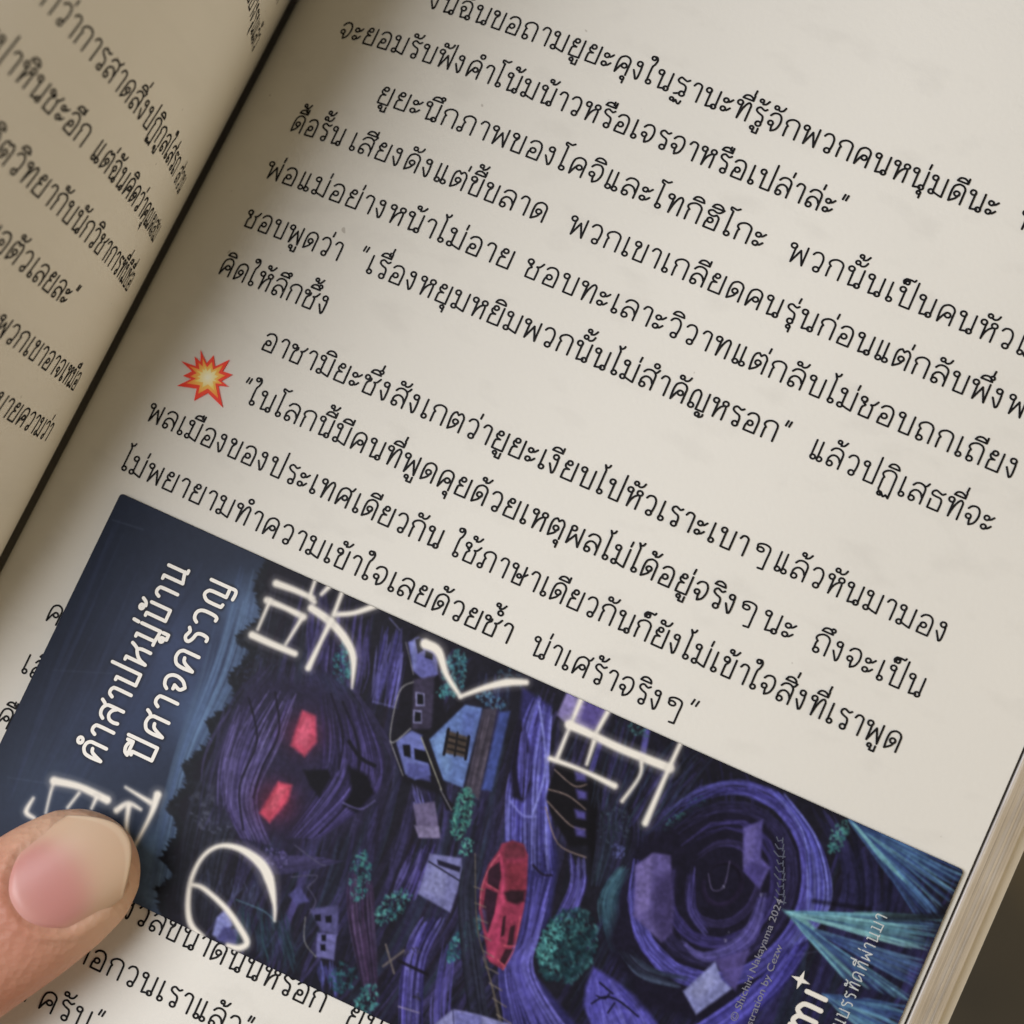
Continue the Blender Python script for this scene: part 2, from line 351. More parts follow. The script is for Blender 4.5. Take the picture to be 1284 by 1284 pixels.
# the painted illustration of the bookmark: brush commands in tenths of a millimetre across the card
ART = [
    ('poly',(40,50,72),[(-8,-7),(343,1),(333,552),(-4,568)],2,1),
    ('glow',(72,88,132),(181,166),120,0.75),
    ('glow',(60,76,118),(141,279),110,0.6),
    ('glow',(60,78,110),(92,407),90,0.6),
    ('glow',(30,36,54),(65,229),70,0.5),
    ('glow',(92,118,160),(235,71),55,0.8),
    ('glow',(86,112,158),(249,231),60,0.8),
    ('glow',(104,140,182),(266,421),50,0.9),
    ('glow',(104,140,182),(283,471),40,0.8),
    ('flow',[(191,19),(216,163),(236,307),(273,476)],[(242,21),(267,152),(261,295),(303,474)],26,[(92,122,165),(70,92,138),(110,145,185)],(2,6),0.35),
    ('flow',[(10,23),(22,272),(34,445)],[(160,32),(153,226),(133,388)],30,[(38,46,70),(58,70,108),(48,60,92)],(3,9),0.22),
    ('line',(95,110,140),[(6,39),(56,33)],[1.2],1,0.5),
    ('line',(95,110,140),[(23,260),(115,225)],[1],1,0.35),
    ('line',(95,110,140),[(32,416),(86,400)],[1],1,0.45),
    ('poly',(25,24,36),[(238,-1),(241,39),(269,74),(248,113),(274,120),(261,166),(285,191),(258,232),(276,254),(253,299),(270,320),(256,356),(285,378),(279,421),(306,438),(291,462),(317,502),(1276,508),(1264,-14)],1.5,1),
    ('trees',(30,34,44),[(238,-1),(241,39),(269,74),(248,113),(274,120),(261,166),(285,191),(258,232),(276,254),(253,299),(270,320),(256,356),(285,378),(279,421),(306,438),(291,462),(317,502)],10),
    ('trees',(24,27,36),[(238,-1),(241,39),(269,74),(248,113),(274,120),(261,166),(285,191),(258,232),(276,254),(253,299),(270,320),(256,356),(285,378),(279,421),(306,438),(291,462),(317,502)],6),
    ('blob',(247,39),9,9,14,[(26,29,38),(34,38,50),(22,24,32)],6,0),
    ('blob',(275,74),9,9,14,[(26,29,38),(34,38,50),(22,24,32)],6,0),
    ('blob',(254,113),9,9,14,[(26,29,38),(34,38,50),(22,24,32)],6,0),
    ('blob',(280,120),9,9,14,[(26,29,38),(34,38,50),(22,24,32)],6,0),
    ('blob',(267,166),9,9,14,[(26,29,38),(34,38,50),(22,24,32)],6,0),
    ('blob',(291,191),9,9,14,[(26,29,38),(34,38,50),(22,24,32)],6,0),
    ('blob',(264,232),9,9,14,[(26,29,38),(34,38,50),(22,24,32)],6,0),
    ('blob',(282,254),9,9,14,[(26,29,38),(34,38,50),(22,24,32)],6,0),
    ('blob',(259,299),9,9,14,[(26,29,38),(34,38,50),(22,24,32)],6,0),
    ('blob',(276,320),9,9,14,[(26,29,38),(34,38,50),(22,24,32)],6,0),
    ('blob',(262,356),9,9,14,[(26,29,38),(34,38,50),(22,24,32)],6,0),
    ('blob',(291,378),9,9,14,[(26,29,38),(34,38,50),(22,24,32)],6,0),
    ('blob',(285,421),9,9,14,[(26,29,38),(34,38,50),(22,24,32)],6,0),
    ('blob',(312,438),9,9,14,[(26,29,38),(34,38,50),(22,24,32)],6,0),
    ('blob',(297,462),9,9,14,[(26,29,38),(34,38,50),(22,24,32)],6,0),
    ('flow',[(255,9),(291,177),(279,334),(313,469)],[(335,10),(367,131),(353,336),(385,482)],60,[(22,24,32),(40,44,62),(52,54,74),(30,32,44)],(2,7),0.5),
    ('blob',(314,336),38,30,60,[(60,64,86),(40,44,62),(72,76,96)],7,0),
    ('blob',(302,148),40,26,50,[(46,52,80),(34,38,58)],6,0),
    ('flow',[(270,3),(315,177),(362,355),(379,496)],[(743,-1),(763,150),(776,338),(734,504)],150,[(34,30,60),(48,44,86),(26,26,42),(40,50,72),(58,52,104),(30,24,40)],(3,11),0.55),
    ('flow',[(719,-2),(789,105),(832,256),(819,487)],[(1261,-8),(1254,118),(1241,269),(1179,487)],150,[(28,26,52),(40,36,80),(22,20,34),(50,46,108),(34,44,64)],(3,11),0.5),
    ('flow',[(311,5),(352,126)],[(406,8),(436,112)],34,[(44,38,86),(66,58,124),(30,26,54),(82,74,140)],(2,6),0.6),
    ('flow',[(417,10),(447,119)],[(467,11),(489,112)],30,[(58,54,124),(84,80,160),(36,32,72),(100,98,176)],(2,5),0.7),
    ('line',(128,130,190),[(427,5),(447,14)],[2],1.5,0.6),
    ('line',(110,112,180),[(453,116),(488,110)],[2],2,0.5),
    ('blob',(394,86),13,30,46,[(40,110,120),(62,150,155),(30,80,96)],5,-20),
    ('poly',(46,58,100),[(353,114),(416,109),(413,140),(376,139)],6,0.7),
    ('flow',[(298,127),(275,195),(276,289),(297,372)],[(385,94),(464,135),(520,179),(529,279)],110,[(50,46,84),(64,58,104),(36,32,60),(28,26,46),(44,48,70)],(2,6),0.6),
    ('flow',[(357,345),(400,360),(471,334)],[(356,369),(421,380),(503,325)],40,[(48,44,80),(34,30,56),(60,54,98)],(2,5),0.6),
    ('poly',(36,31,58),[(302,148),(372,117),(445,132),(491,169),(511,218),(495,283),(435,333),(359,350),(311,319),(288,248),(285,191)],14,0.8),
    ('flow',[(307,160),(293,246),(319,316),(362,355)],[(355,146),(360,216),(361,297),(406,346)],64,[(66,58,112),(88,78,140),(42,34,72),(30,24,50),(100,92,150)],(1.5,4),0.75),
    ('flow',[(377,127),(413,193),(422,246),(411,332)],[(440,122),(494,180),(507,231),(461,312)],60,[(62,54,112),(84,74,146),(40,32,74),(28,24,48)],(1.5,4),0.7),
    ('flow',[(285,191),(293,269),(316,329)],[(311,168),(317,259),(338,330)],24,[(78,70,124),(46,40,76),(96,88,146)],(1.2,3),0.6),
    ('line',(18,14,30),[(295,181),(330,229),(333,292),(362,343)],[3],1.5,0.8),
    ('line',(18,14,30),[(325,159),(353,207),(351,255),(357,299)],[3],1.5,0.8),
    ('line',(18,14,30),[(415,133),(462,182),(478,244),(458,305)],[3],1.5,0.8),
    ('line',(18,14,30),[(396,130),(433,172),(448,217)],[3],1.5,0.8),
    ('glow',(120,34,62),(384,194),34,0.6),
    ('glow',(130,32,58),(388,292),36,0.65),
    ('poly',(190,62,92),[(369,166),(389,165),(405,196),(398,221),(374,215)],2.6,1),
    ('poly',(208,86,114),[(375,173),(387,173),(397,209),(378,209)],3,0.6),
    ('poly',(192,60,86),[(379,266),(398,262),(402,283),(391,320),(373,314)],2.6,1),
    ('poly',(208,86,106),[(383,270),(394,268),(391,302),(379,306)],3,0.6),
    ('poly',(14,12,22),[(404,238),(434,223),(442,231),(439,262),(420,252)],2,1),
    ('poly',(12,10,20),[(457,208),(487,208),(505,226),(494,260),(472,258),(474,235)],3,1),
    ('line',(14,12,22),[(445,178),(468,191),(490,193)],[5],2,0.9),
    ('line',(96,90,150),[(471,255),(496,253),(509,235)],[2.5],1.5,0.7),
    ('blob',(418,361),20,14,36,[(80,72,130),(52,44,90),(104,98,160)],5,0),
    ('flow',[(327,411),(338,446)],[(432,392),(435,437)],26,[(30,28,44),(48,52,76),(64,70,104)],(2,5),0.5),
    ('poly',(120,126,192),[(378,463),(386,445),(402,463),(395,489),(382,486)],2,1),
    ('poly',(66,66,124),[(391,470),(415,464),(419,490),(390,489)],2,1),
    ('flow',[(392,421),(418,490)],[(460,414),(516,485)],34,[(30,52,66),(46,78,90),(24,36,50),(56,66,96)],(2,5),0.5),
    ('line',(70,104,124),[(392,431),(432,429),(452,435)],[2],1,0.7),
    ('line',(70,68,96),[(435,333),(474,341),(483,340)],[2.2],1,0.7),
    ('line',(70,68,96),[(448,373),(479,357),(473,376)],[2.2],1,0.7),
    ('line',(70,68,96),[(473,376),(491,388),(490,406)],[2.2],1,0.7),
    ('poly',(70,68,128),[(454,396),(462,378),(483,392),(469,403)],2,1),
    ('poly',(72,70,120),[(488,401),(521,380),(536,416),(513,420)],2,1),
    ('poly',(96,94,156),[(510,425),(535,416),(545,448),(521,454)],1.5,1),
    ('poly',(14,14,24),[(497,405),(504,401),(508,409),(501,412)],1,1),
    ('poly',(14,14,24),[(511,401),(518,396),(522,405),(515,408)],1,1),
    ('poly',(14,14,24),[(516,425),(522,422),(525,430),(520,432)],1,1),
    ('poly',(14,14,24),[(520,437),(526,434),(530,442),(524,444)],1,1),
    ('line',(120,122,120),[(487,413),(499,442),(521,454)],[2],1,0.7),
    ('flow',[(525,458),(544,490)],[(547,448),(571,491)],12,[(84,88,170),(52,52,112)],(2,4),0.8),
    ('blob',(565,463),18,22,40,[(40,96,104),(28,64,78)],5,0),
    ('flow',[(511,322),(539,389),(596,466)],[(541,319),(576,384),(627,477)],30,[(56,38,70),(80,58,96),(36,26,48),(92,74,116)],(1.5,4),0.7),
    ('blob',(532,333),14,34,60,[(48,118,118),(70,152,146),(30,82,92)],5,-15),
    ('blob',(588,353),16,30,60,[(56,126,124),(84,164,156),(34,86,96)],5,20),
    ('blob',(607,478),14,24,40,[(44,116,118),(70,150,146)],5,0),
    ('flow',[(579,259),(580,336)],[(608,250),(612,333)],24,[(64,56,124),(96,90,168),(34,28,64)],(1.5,3.5),0.8),
    ('flow',[(536,195),(583,249)],[(560,179),(603,234)],16,[(70,66,140),(34,30,70),(108,108,180)],(1.5,3),0.8),
    ('flow',[(628,349),(629,411),(660,493)],[(659,334),(658,398),(697,499)],34,[(76,70,160),(110,106,196),(46,40,104),(30,26,64)],(1.5,4),0.85),
    ('flow',[(663,356),(686,447),(716,501)],[(686,368),(714,446),(749,497)],18,[(56,50,124),(84,78,160)],(1.5,4),0.7),
    ('blob',(640,393),6,6,10,[(60,56,66),(30,28,36)],3,0),
    ('blob',(627,399),6,6,10,[(60,56,66),(30,28,36)],3,0),
    ('blob',(666,445),6,6,10,[(60,56,66),(30,28,36)],3,0),
    ('line',(110,100,96),[(600,401),(625,430)],[3],1,0.8),
    ('line',(110,100,96),[(608,428),(625,398)],[3],1,0.8),
    ('line',(20,16,26),[(624,413),(666,413)],[4],1,0.9),
    ('line',(150,140,170),[(648,467),(676,463)],[2],1,0.7),
    ('poly',(96,86,124),[(558,218),(583,203),(609,243),(583,255)],1.5,1),
    ('poly',(120,110,150),[(571,243),(602,231),(609,244),(583,255)],1.5,1),
    ('poly',(104,106,160),[(605,268),(646,256),(656,276),(661,327),(612,323)],1.5,1),
    ('poly',(134,138,190),[(617,280),(636,283),(645,313),(615,318)],4,0.6),
    ('poly',(26,24,44),[(617,271),(650,267),(651,274),(621,277)],1,1),
    ('line',(18,16,30),[(608,278),(655,284)],[2],1,0.9),
    ('poly',(20,18,28),[(461,8),(494,5),(553,95),(595,192),(533,196),(497,155),(480,91)],3,1),
    ('poly',(92,94,168),[(464,25),(473,12),(503,15),(518,47),(509,64),(486,57)],1.5,1),
    ('poly',(120,130,196),[(466,24),(471,16),(488,52),(485,55)],3,0.7),
    ('poly',(14,14,24),[(471,17),(477,12),(487,26),(482,33)],1,1),
    ('poly',(14,14,24),[(490,25),(501,25),(504,33),(493,34)],1,1),
    ('poly',(52,46,70),[(491,67),(515,51),(540,117),(516,128)],2,1),
    ('poly',(130,130,180),[(500,81),(512,78),(519,93),(508,98)],1,1),
    ('poly',(130,130,180),[(507,104),(518,100),(525,116),(514,120)],1,1),
    ('poly',(12,12,20),[(503,82),(511,80),(517,92),(509,95)],1,1),
    ('poly',(12,12,20),[(510,105),(518,103),(523,114),(515,118)],1,1),
    ('poly',(92,102,172),[(503,152),(516,130),(533,130),(547,150),(564,173),(547,188),(532,186)],1.5,1),
    ('poly',(74,78,150),[(527,172),(557,163),(567,181),(537,188)],2,0.8),
    ('poly',(10,10,18),[(513,152),(522,148),(530,163),(521,165)],1,1),
    ('poly',(10,10,18),[(529,150),(548,147),(556,160),(536,163)],1,1),
    ('line',(150,150,150),[(492,70),(480,91),(496,155),(514,128)],[1.8],1,0.8),
    ('line',(150,150,150),[(496,155),(530,189)],[1.8],1,0.7),
    ('line',(140,140,150),[(461,26),(488,61)],[1.6],1,0.6),
    ('poly',(62,56,72),[(593,65),(609,54),(636,177),(614,172)],1.5,1),
    ('flow',[(596,67),(618,170)],[(609,59),(634,174)],14,[(82,74,90),(48,42,56)],(1.5,3),0.7),
    ('poly',(54,70,140),[(614,59),(627,53),(647,159),(634,163)],2,1),
    ('poly',(84,110,172),[(540,131),(566,70),(591,64),(610,171),(582,172)],1.5,1),
    ('poly',(112,150,200),[(545,131),(559,110),(584,151),(585,169)],5,0.55),
    ('poly',(70,84,160),[(568,77),(590,69),(599,121),(583,116)],5,0.5),
    ('poly',(20,18,26),[(532,133),(559,65),(568,70),(543,131),(597,191),(614,201),(602,207)],1.5,1),
    ('line',(170,170,150),[(532,133),(585,185)],[1.8],1,0.8),
    ('line',(150,150,160),[(583,185),(608,204)],[2],1,0.6),
    ('poly',(70,58,50),[(560,110),(589,107),(597,133),(570,139)],1.5,1),
    ('line',(24,20,22),[(564,117),(588,113)],[3],1,1),
    ('line',(24,20,22),[(568,124),(592,121)],[3],1,1),
    ('line',(24,20,22),[(571,132),(595,128)],[3],1,1),
    ('line',(18,16,22),[(561,108),(569,141)],[4],1,1),
    ('line',(18,16,22),[(590,106),(598,135)],[4],1,1),
    ('line',(20,18,22),[(574,107),(583,137)],[2.5],1,1),
    ('blob',(539,38),17,34,80,[(52,118,130),(76,150,158),(34,84,104)],5,-15),
    ('blob',(535,66),9,10,20,[(60,140,146)],4,0),
    ('flow',[(566,20),(583,59)],[(609,12),(622,41)],20,[(40,44,80),(56,70,110),(26,26,46)],(2,4),0.6),
    ('blob',(597,50),22,9,30,[(84,140,170),(60,108,150)],4,0),
    ('blob',(609,12),18,10,24,[(60,90,110),(40,60,84)],4,0),
    ('blob',(623,202),13,36,90,[(52,128,118),(80,160,140),(34,86,90)],5,-10),
    ('blob',(646,240),9,14,30,[(90,180,160),(50,120,116)],4,0),
    ('blob',(692,351),12,36,80,[(48,116,124),(72,156,150),(30,76,96)],5,12),
    ('flow',[(650,236),(665,309),(751,463)],[(664,230),(690,309),(792,466)],24,[(20,20,30),(34,36,52),(46,50,70)],(2,4),0.6),
    ('poly',(40,38,92),[(629,17),(675,24),(701,98),(726,144),(765,207),(784,278),(780,347),(924,416),(815,478),(743,353),(691,217),(667,142),(649,75)],3,1),
    ('flow',[(648,16),(653,85),(669,158),(699,236)],[(679,25),(703,97),(734,164),(767,228)],60,[(78,76,178),(104,104,206),(52,48,124),(36,30,84),(120,124,214)],(1.5,5),0.7),
    ('flow',[(732,233),(758,323),(749,367),(815,478)],[(767,217),(779,303),(800,361),(932,435)],60,[(56,52,128),(84,80,172),(36,32,84),(100,98,190)],(2,5),0.7),
    ('poly',(22,18,36),[(642,55),(669,84),(692,131),(691,155),(675,156),(656,118)],3,1),
    ('flow',[(645,54),(664,115),(685,151)],[(659,65),(680,108),(691,149)],16,[(88,86,180),(44,40,100)],(1.2,3),0.8),
    ('line',(126,132,214),[(657,26),(699,99),(709,164)],[3],2,0.8),
    ('line',(120,124,210),[(675,161),(697,171),(714,166)],[3],2,0.7),
    ('line',(24,18,40),[(736,225),(752,231),(764,227)],[3],1.5,0.9),
    ('poly',(16,14,20),[(710,88),(750,82),(793,171),(771,183),(730,154),(716,137)],2,1),
    ('line',(132,112,104),[(712,99),(744,108),(759,99)],[2],1,0.85),
    ('line',(132,112,104),[(715,126),(742,123),(771,130)],[2],1,0.85),
    ('line',(132,112,104),[(720,141),(760,157),(781,154)],[2],1,0.85),
    ('line',(132,112,104),[(721,149),(755,186),(796,187)],[2],1,0.85),
    ('poly',(72,66,140),[(737,90),(752,87),(756,96),(744,100)],2.5,1),
    ('poly',(72,66,140),[(748,111),(764,108),(768,117),(756,121)],2.5,1),
    ('poly',(72,66,140),[(757,136),(772,133),(776,142),(764,145)],2.5,1),
    ('poly',(72,66,140),[(766,157),(781,154),(786,163),(773,166)],2.5,1),
    ('poly',(12,10,16),[(751,76),(811,77),(856,154),(844,205),(820,216),(786,163)],4,1),
    ('flow',[(769,191),(791,229),(788,287)],[(796,187),(810,220),(813,264)],26,[(66,60,140),(96,94,180),(40,34,88)],(2,4),0.75),
    ('flow',[(760,78),(796,147),(815,218)],[(823,78),(852,144),(851,207)],60,[(34,32,56),(46,44,84),(26,24,40),(40,56,70)],(2,6),0.6),
    ('poly',(128,116,178),[(686,-1),(704,-11),(741,-6),(739,30),(715,41),(686,32)],2,1),
    ('poly',(82,70,140),[(711,-8),(745,-2),(743,31),(718,27)],2.5,1),
    ('flow',[(747,-5),(761,71),(774,123)],[(905,-10),(879,75),(859,130)],70,[(16,15,22),(36,34,58),(56,50,110),(22,22,32),(44,60,84)],(2,6),0.6),
    ('line',(90,86,180),[(803,1),(810,32)],[8],3,0.7),
    ('line',(70,66,150),[(753,43),(757,79)],[7],2,0.8),
    ('blob',(792,6),16,8,20,[(60,110,110),(40,76,84)],4,0),
    ('blob',(885,101),9,20,36,[(70,170,150),(46,110,112)],4,10),
    ('blob',(900,66),9,16,26,[(40,90,96),(30,64,74)],4,20),
    ('blob',(813,134),22,24,40,[(60,76,96),(34,44,60)],4,0),
    ('blob',(832,162),10,9,16,[(84,92,160)],4,0),
    ('flow',[(839,179),(833,232),(867,285)],[(862,168),(857,222),(900,281)],30,[(44,80,100),(64,104,120),(28,50,70)],(2,5),0.6),
    ('blob',(820,302),36,52,260,[(18,44,56),(26,64,74),(42,94,100),(62,124,126),(22,38,50)],7,0),
    ('blob',(796,306),14,32,60,[(80,160,156),(56,128,130)],5,0),
    ('blob',(835,311),20,28,60,[(18,42,52),(24,56,64)],6,0),
    ('poly',(142,44,72),[(687,217),(698,207),(713,205),(725,216),(740,254),(748,282),(754,312),(756,366),(734,364),(717,340),(694,307),(685,283),(682,250),(687,226)],1.2,1),
    ('poly',(86,34,46),[(690,218),(699,208),(716,206),(724,219),(698,235)],3,0.8),
    ('poly',(108,34,46),[(704,237),(726,227),(741,263),(719,275)],4,0.7),
    ('poly',(186,58,98),[(690,229),(703,246),(721,283),(723,317),(722,340),(718,337),(712,287),(706,256)],2.5,1),
    ('poly',(176,52,92),[(722,340),(727,304),(737,333),(738,362),(728,360)],2.5,1),
    ('poly',(50,24,40),[(684,255),(694,239),(704,257),(707,274),(691,272)],1,1),
    ('poly',(48,24,42),[(691,278),(708,278),(715,304),(717,331),(699,305)],1,1),
    ('poly',(64,50,86),[(696,304),(703,305),(716,329),(709,323)],2,1),
    ('poly',(44,22,32),[(716,274),(722,267),(740,260),(744,273),(737,281),(724,282)],2,1),
    ('poly',(52,22,34),[(727,303),(730,300),(738,324),(735,329)],1,1),
    ('poly',(52,24,36),[(741,311),(746,306),(754,332),(747,335)],1,1),
    ('poly',(52,24,36),[(747,340),(756,336),(755,359),(746,358)],1,1),
    ('line',(196,92,110),[(695,307),(686,279),(685,252),(690,231)],[1.6],1,0.9),
    ('line',(190,80,100),[(690,273),(708,275)],[1.8],1,0.9),
    ('line',(190,78,92),[(748,294),(757,335),(754,366)],[1.8],1,0.8),
    ('line',(190,78,92),[(743,337),(755,332)],[1.6],1,0.8),
    ('line',(190,78,92),[(743,357),(756,361)],[1.8],1,0.8),
    ('line',(92,84,74),[(660,243),(700,327),(736,373),(789,445)],[1.8],1,0.8),
    ('line',(92,84,74),[(724,362),(753,394),(791,444)],[1.8],1,0.8),
    ('line',(128,116,100),[(676,283),(689,282)],[1.6],1,0.75),
    ('line',(128,116,100),[(686,302),(701,301)],[1.6],1,0.75),
    ('line',(128,116,100),[(697,319),(712,319)],[1.6],1,0.75),
    ('line',(128,116,100),[(709,337),(725,338)],[1.6],1,0.75),
    ('line',(128,116,100),[(720,354),(737,356)],[1.6],1,0.75),
    ('line',(128,116,100),[(732,372),(751,373)],[1.6],1,0.75),
    ('line',(128,116,100),[(745,389),(764,391)],[1.6],1,0.75),
    ('line',(128,116,100),[(757,405),(778,408)],[1.6],1,0.75),
    ('line',(128,116,100),[(770,422),(793,425)],[1.6],1,0.75),
    ('poly',(126,128,186),[(701,468),(715,440),(749,432),(792,426),(773,486),(730,495)],1.5,1),
    ('line',(40,40,80),[(715,440),(732,472)],[1.5],1,0.8),
    ('poly',(96,98,172),[(718,441),(753,432),(768,466),(733,471)],2,0.7),
    ('poly',(72,68,164),[(862,338),(862,313),(886,316),(930,324),(983,355),(924,416),(869,363)],3,1),
    ('flow',[(861,322),(872,362),(911,411)],[(893,318),(934,333),(982,367)],36,[(84,80,182),(104,102,204),(56,52,136)],(2,5),0.6),
    ('line',(18,16,36),[(878,357),(890,342),(909,339),(940,347)],[2.6],1.2,0.9),
    ('line',(18,16,36),[(880,345),(891,344),(894,336)],[2.6],1.2,0.9),
    ('line',(18,16,36),[(902,359),(905,344)],[2.6],1.2,0.9),
    ('line',(18,16,36),[(877,328),(898,334)],[2.6],1.2,0.9),
    ('poly',(24,21,40),[(852,144),(898,67),(974,33),(1046,57),(1083,119),(1083,197),(1040,318),(934,333),(863,275)],8,1),
    ('flow',[(875,113),(896,68),(930,37),(971,25),(1012,34),(1046,62),(1067,104),(1072,152),(1059,200),(1031,238),(993,260),(951,261),(912,243),(884,207),(871,160)],[(858,107),(883,55),(923,18),(971,4),(1019,14),(1059,47),(1084,96),(1089,154),(1074,210),(1041,254),(996,280),(947,282),(902,260),(869,218),(853,163)],46,[(56,52,128),(78,74,170),(34,30,80),(90,90,186)],(1.5,4.5),0.6),
    ('flow',[(895,119),(911,84),(938,59),(971,49),(1004,56),(1031,78),(1048,112),(1052,151),(1041,189),(1019,219),(989,237),(955,238),(924,223),(902,195),(891,157)],[(881,114),(901,73),(933,44),(971,32),(1010,40),(1042,66),(1062,106),(1066,152),(1054,197),(1027,232),(992,253),(952,255),(916,237),(889,203),(877,159)],30,[(30,26,54),(40,36,72),(50,46,92)],(1.5,4.5),0.6),
    ('flow',[(912,125),(925,97),(946,78),(971,71),(997,76),(1018,93),(1031,119),(1034,149),(1026,179),(1009,202),(985,216),(959,217),(935,205),(918,183),(910,154)],[(902,121),(917,89),(941,66),(971,57),(1001,64),(1026,84),(1042,115),(1045,150),(1035,185),(1015,213),(987,229),(956,230),(928,216),(908,190),(899,156)],30,[(44,38,92),(30,26,62),(64,56,124)],(1.5,4.5),0.6),
    ('flow',[(931,131),(940,113),(954,100),(972,94),(989,98),(1003,110),(1012,127),(1014,148),(1008,168),(997,184),(981,193),(963,194),(947,186),(935,171),(930,151)],[(924,129),(935,107),(951,92),(972,86),(992,90),(1009,103),(1019,124),(1021,148),(1015,172),(1001,191),(982,201),(961,202),(942,193),(929,175),(922,152)],24,[(34,29,58),(46,40,84),(62,54,112)],(1.5,4.5),0.6),
    ('flow',[(951,137),(955,128),(963,121),(972,118),(981,120),(988,126),(993,135),(994,146),(991,157),(985,165),(977,170),(967,170),(959,166),(953,158),(950,148)],[(947,136),(952,125),(961,117),(972,114),(982,116),(991,123),(997,134),(998,146),(994,159),(987,169),(977,174),(966,175),(957,170),(949,161),(946,148)],14,[(34,26,54),(20,16,32)],(1.5,4.5),0.6),
    ('flow',[(975,4),(1040,43),(1084,129),(1079,188)],[(1001,4),(1069,46),(1108,107),(1098,168)],60,[(72,72,172),(98,102,200),(46,44,118),(30,28,78),(124,130,214)],(1.5,4),0.75),
    ('flow',[(1077,183),(1057,254),(997,349)],[(1106,159),(1092,244),(1037,364)],56,[(66,62,160),(90,86,196),(44,40,116),(32,28,84)],(1.5,5),0.7),
    ('flow',[(926,145),(943,194),(979,217)],[(932,136),(951,184),(980,205)],14,[(76,70,140),(48,42,98)],(1.5,3),0.8),
    ('flow',[(938,224),(983,238),(1020,193),(1020,136)],[(962,242),(996,243),(1038,196),(1029,132)],30,[(66,60,128),(92,86,160),(40,34,84)],(1.5,4),0.7),
    ('line',(120,110,160),[(950,140),(963,157),(975,147),(969,114)],[1.5],1,0.6),
    ('blob',(1003,200),2.5,2.5,3,[(170,170,210)],2,0),
    ('blob',(1004,211),2.5,2.5,3,[(170,170,210)],2,0),
    ('blob',(1023,137),2.5,2.5,3,[(170,170,210)],2,0),
    ('blob',(974,148),2.5,2.5,3,[(170,170,210)],2,0),
    ('poly',(86,76,140),[(859,170),(874,145),(896,139),(927,201),(937,230),(929,247),(883,231)],2,1),
    ('poly',(112,100,164),[(861,170),(874,148),(898,214),(887,226)],3,0.6),
    ('poly',(48,40,84),[(889,173),(908,153),(939,230),(929,243),(904,223)],5,0.7),
    ('poly',(80,72,144),[(968,67),(987,47),(1004,93),(1020,100),(1018,130),(990,118)],2,1),
    ('poly',(60,52,116),[(990,118),(997,104),(1016,100),(1015,129)],2,0.8),
    ('poly',(104,94,166),[(971,68),(982,56),(995,98),(988,112)],3,0.5),
    ('poly',(120,126,186),[(980,293),(1003,240),(1019,258),(1036,263),(1007,313)],1.8,1),
    ('poly',(150,156,206),[(986,291),(1002,252),(1014,265),(1003,295)],5,0.5),
    ('poly',(76,66,132),[(1002,239),(1037,207),(1040,241),(1041,264),(1022,256)],2,0.9),
    ('flow',[(877,280),(919,300),(973,293)],[(896,272),(934,282),(981,272)],22,[(40,50,70),(64,76,104),(26,28,44)],(1.2,3),0.6),
    ('flow',[(1040,3),(1113,71),(1134,174)],[(1238,3),(1232,118),(1216,236)],90,[(22,22,44),(34,32,66),(44,42,88),(18,18,34)],(3,8),0.5),
    ('blob',(1085,27),11,24,50,[(60,130,124),(40,96,100),(84,150,146)],5,0),
    ('flow',[(1085,0),(1153,0),(1253,-2)],[(1088,2),(1147,37),(1238,93)],44,[(62,100,150),(46,70,124),(88,140,166),(30,40,84)],(1.5,5),0.75),
    ('flow',[(1092,2),(1132,20),(1191,47)],[(1095,3),(1117,15),(1153,36)],16,[(110,170,184),(84,140,160)],(2,4),0.75),
    ('poly',(96,150,158),[(1056,143),(1086,140),(1114,152),(1159,176),(1108,165)],2.5,1),
    ('flow',[(1058,144),(1136,110),(1251,60)],[(1061,145),(1132,134),(1243,119)],40,[(100,160,168),(72,122,146),(44,72,112),(126,184,186)],(1.5,5),0.75),
    ('flow',[(1067,146),(1148,160),(1269,181)],[(1070,147),(1107,165),(1167,194)],50,[(84,140,158),(56,92,138),(110,170,178),(36,48,96)],(1.5,5),0.75),
    ('flow',[(1102,149),(1159,141),(1245,128)],[(1104,150),(1160,156),(1248,166)],24,[(56,84,140),(84,124,160),(34,44,92)],(1.5,5),0.75),
    ('flow',[(1143,221),(1190,206),(1260,185)],[(1146,222),(1190,237),(1259,261)],44,[(84,136,166),(58,96,146),(110,166,186),(40,58,110)],(1.5,5),0.75),
    ('line',(14,12,20),[(1179,97),(1234,72),(1242,57)],[10],5,0.7),
    ('line',(10,8,14),[(1088,116),(1157,96)],[6],4,0.6),
    ('line',(90,90,130),[(1092,191),(1122,170)],[1.2],1,0.4),
    ('line',(168,164,160),[(264,25),(292,23),(319,23)],[20.9,17.099999999999998,15.2],8,0.32),
    ('line',(236,230,216),[(264,25),(292,23),(319,23)],[10.120000000000001,8.280000000000001,7.36],4.6,1),
    ('line',(168,164,160),[(312,-2),(315,22),(323,27)],[9.5,9.5,13.299999999999999],8,0.32),
    ('line',(236,230,216),[(312,-2),(315,22),(323,27)],[4.6000000000000005,4.6000000000000005,6.44],4.6,1),
    ('line',(168,164,160),[(334,-2),(328,13)],[13.299999999999999,9.5],8,0.32),
    ('line',(236,230,216),[(334,-2),(328,13)],[6.44,4.6000000000000005],4.6,1),
    ('line',(168,164,160),[(262,51),(290,50),(318,51)],[19.0,15.2,19.0],8,0.32),
    ('line',(236,230,216),[(262,51),(290,50),(318,51)],[9.200000000000001,7.36,9.200000000000001],4.6,1),
    ('line',(168,164,160),[(266,49),(267,92)],[9.5,7.6],8,0.32),
    ('line',(236,230,216),[(266,49),(267,92)],[4.6000000000000005,3.68],4.6,1),
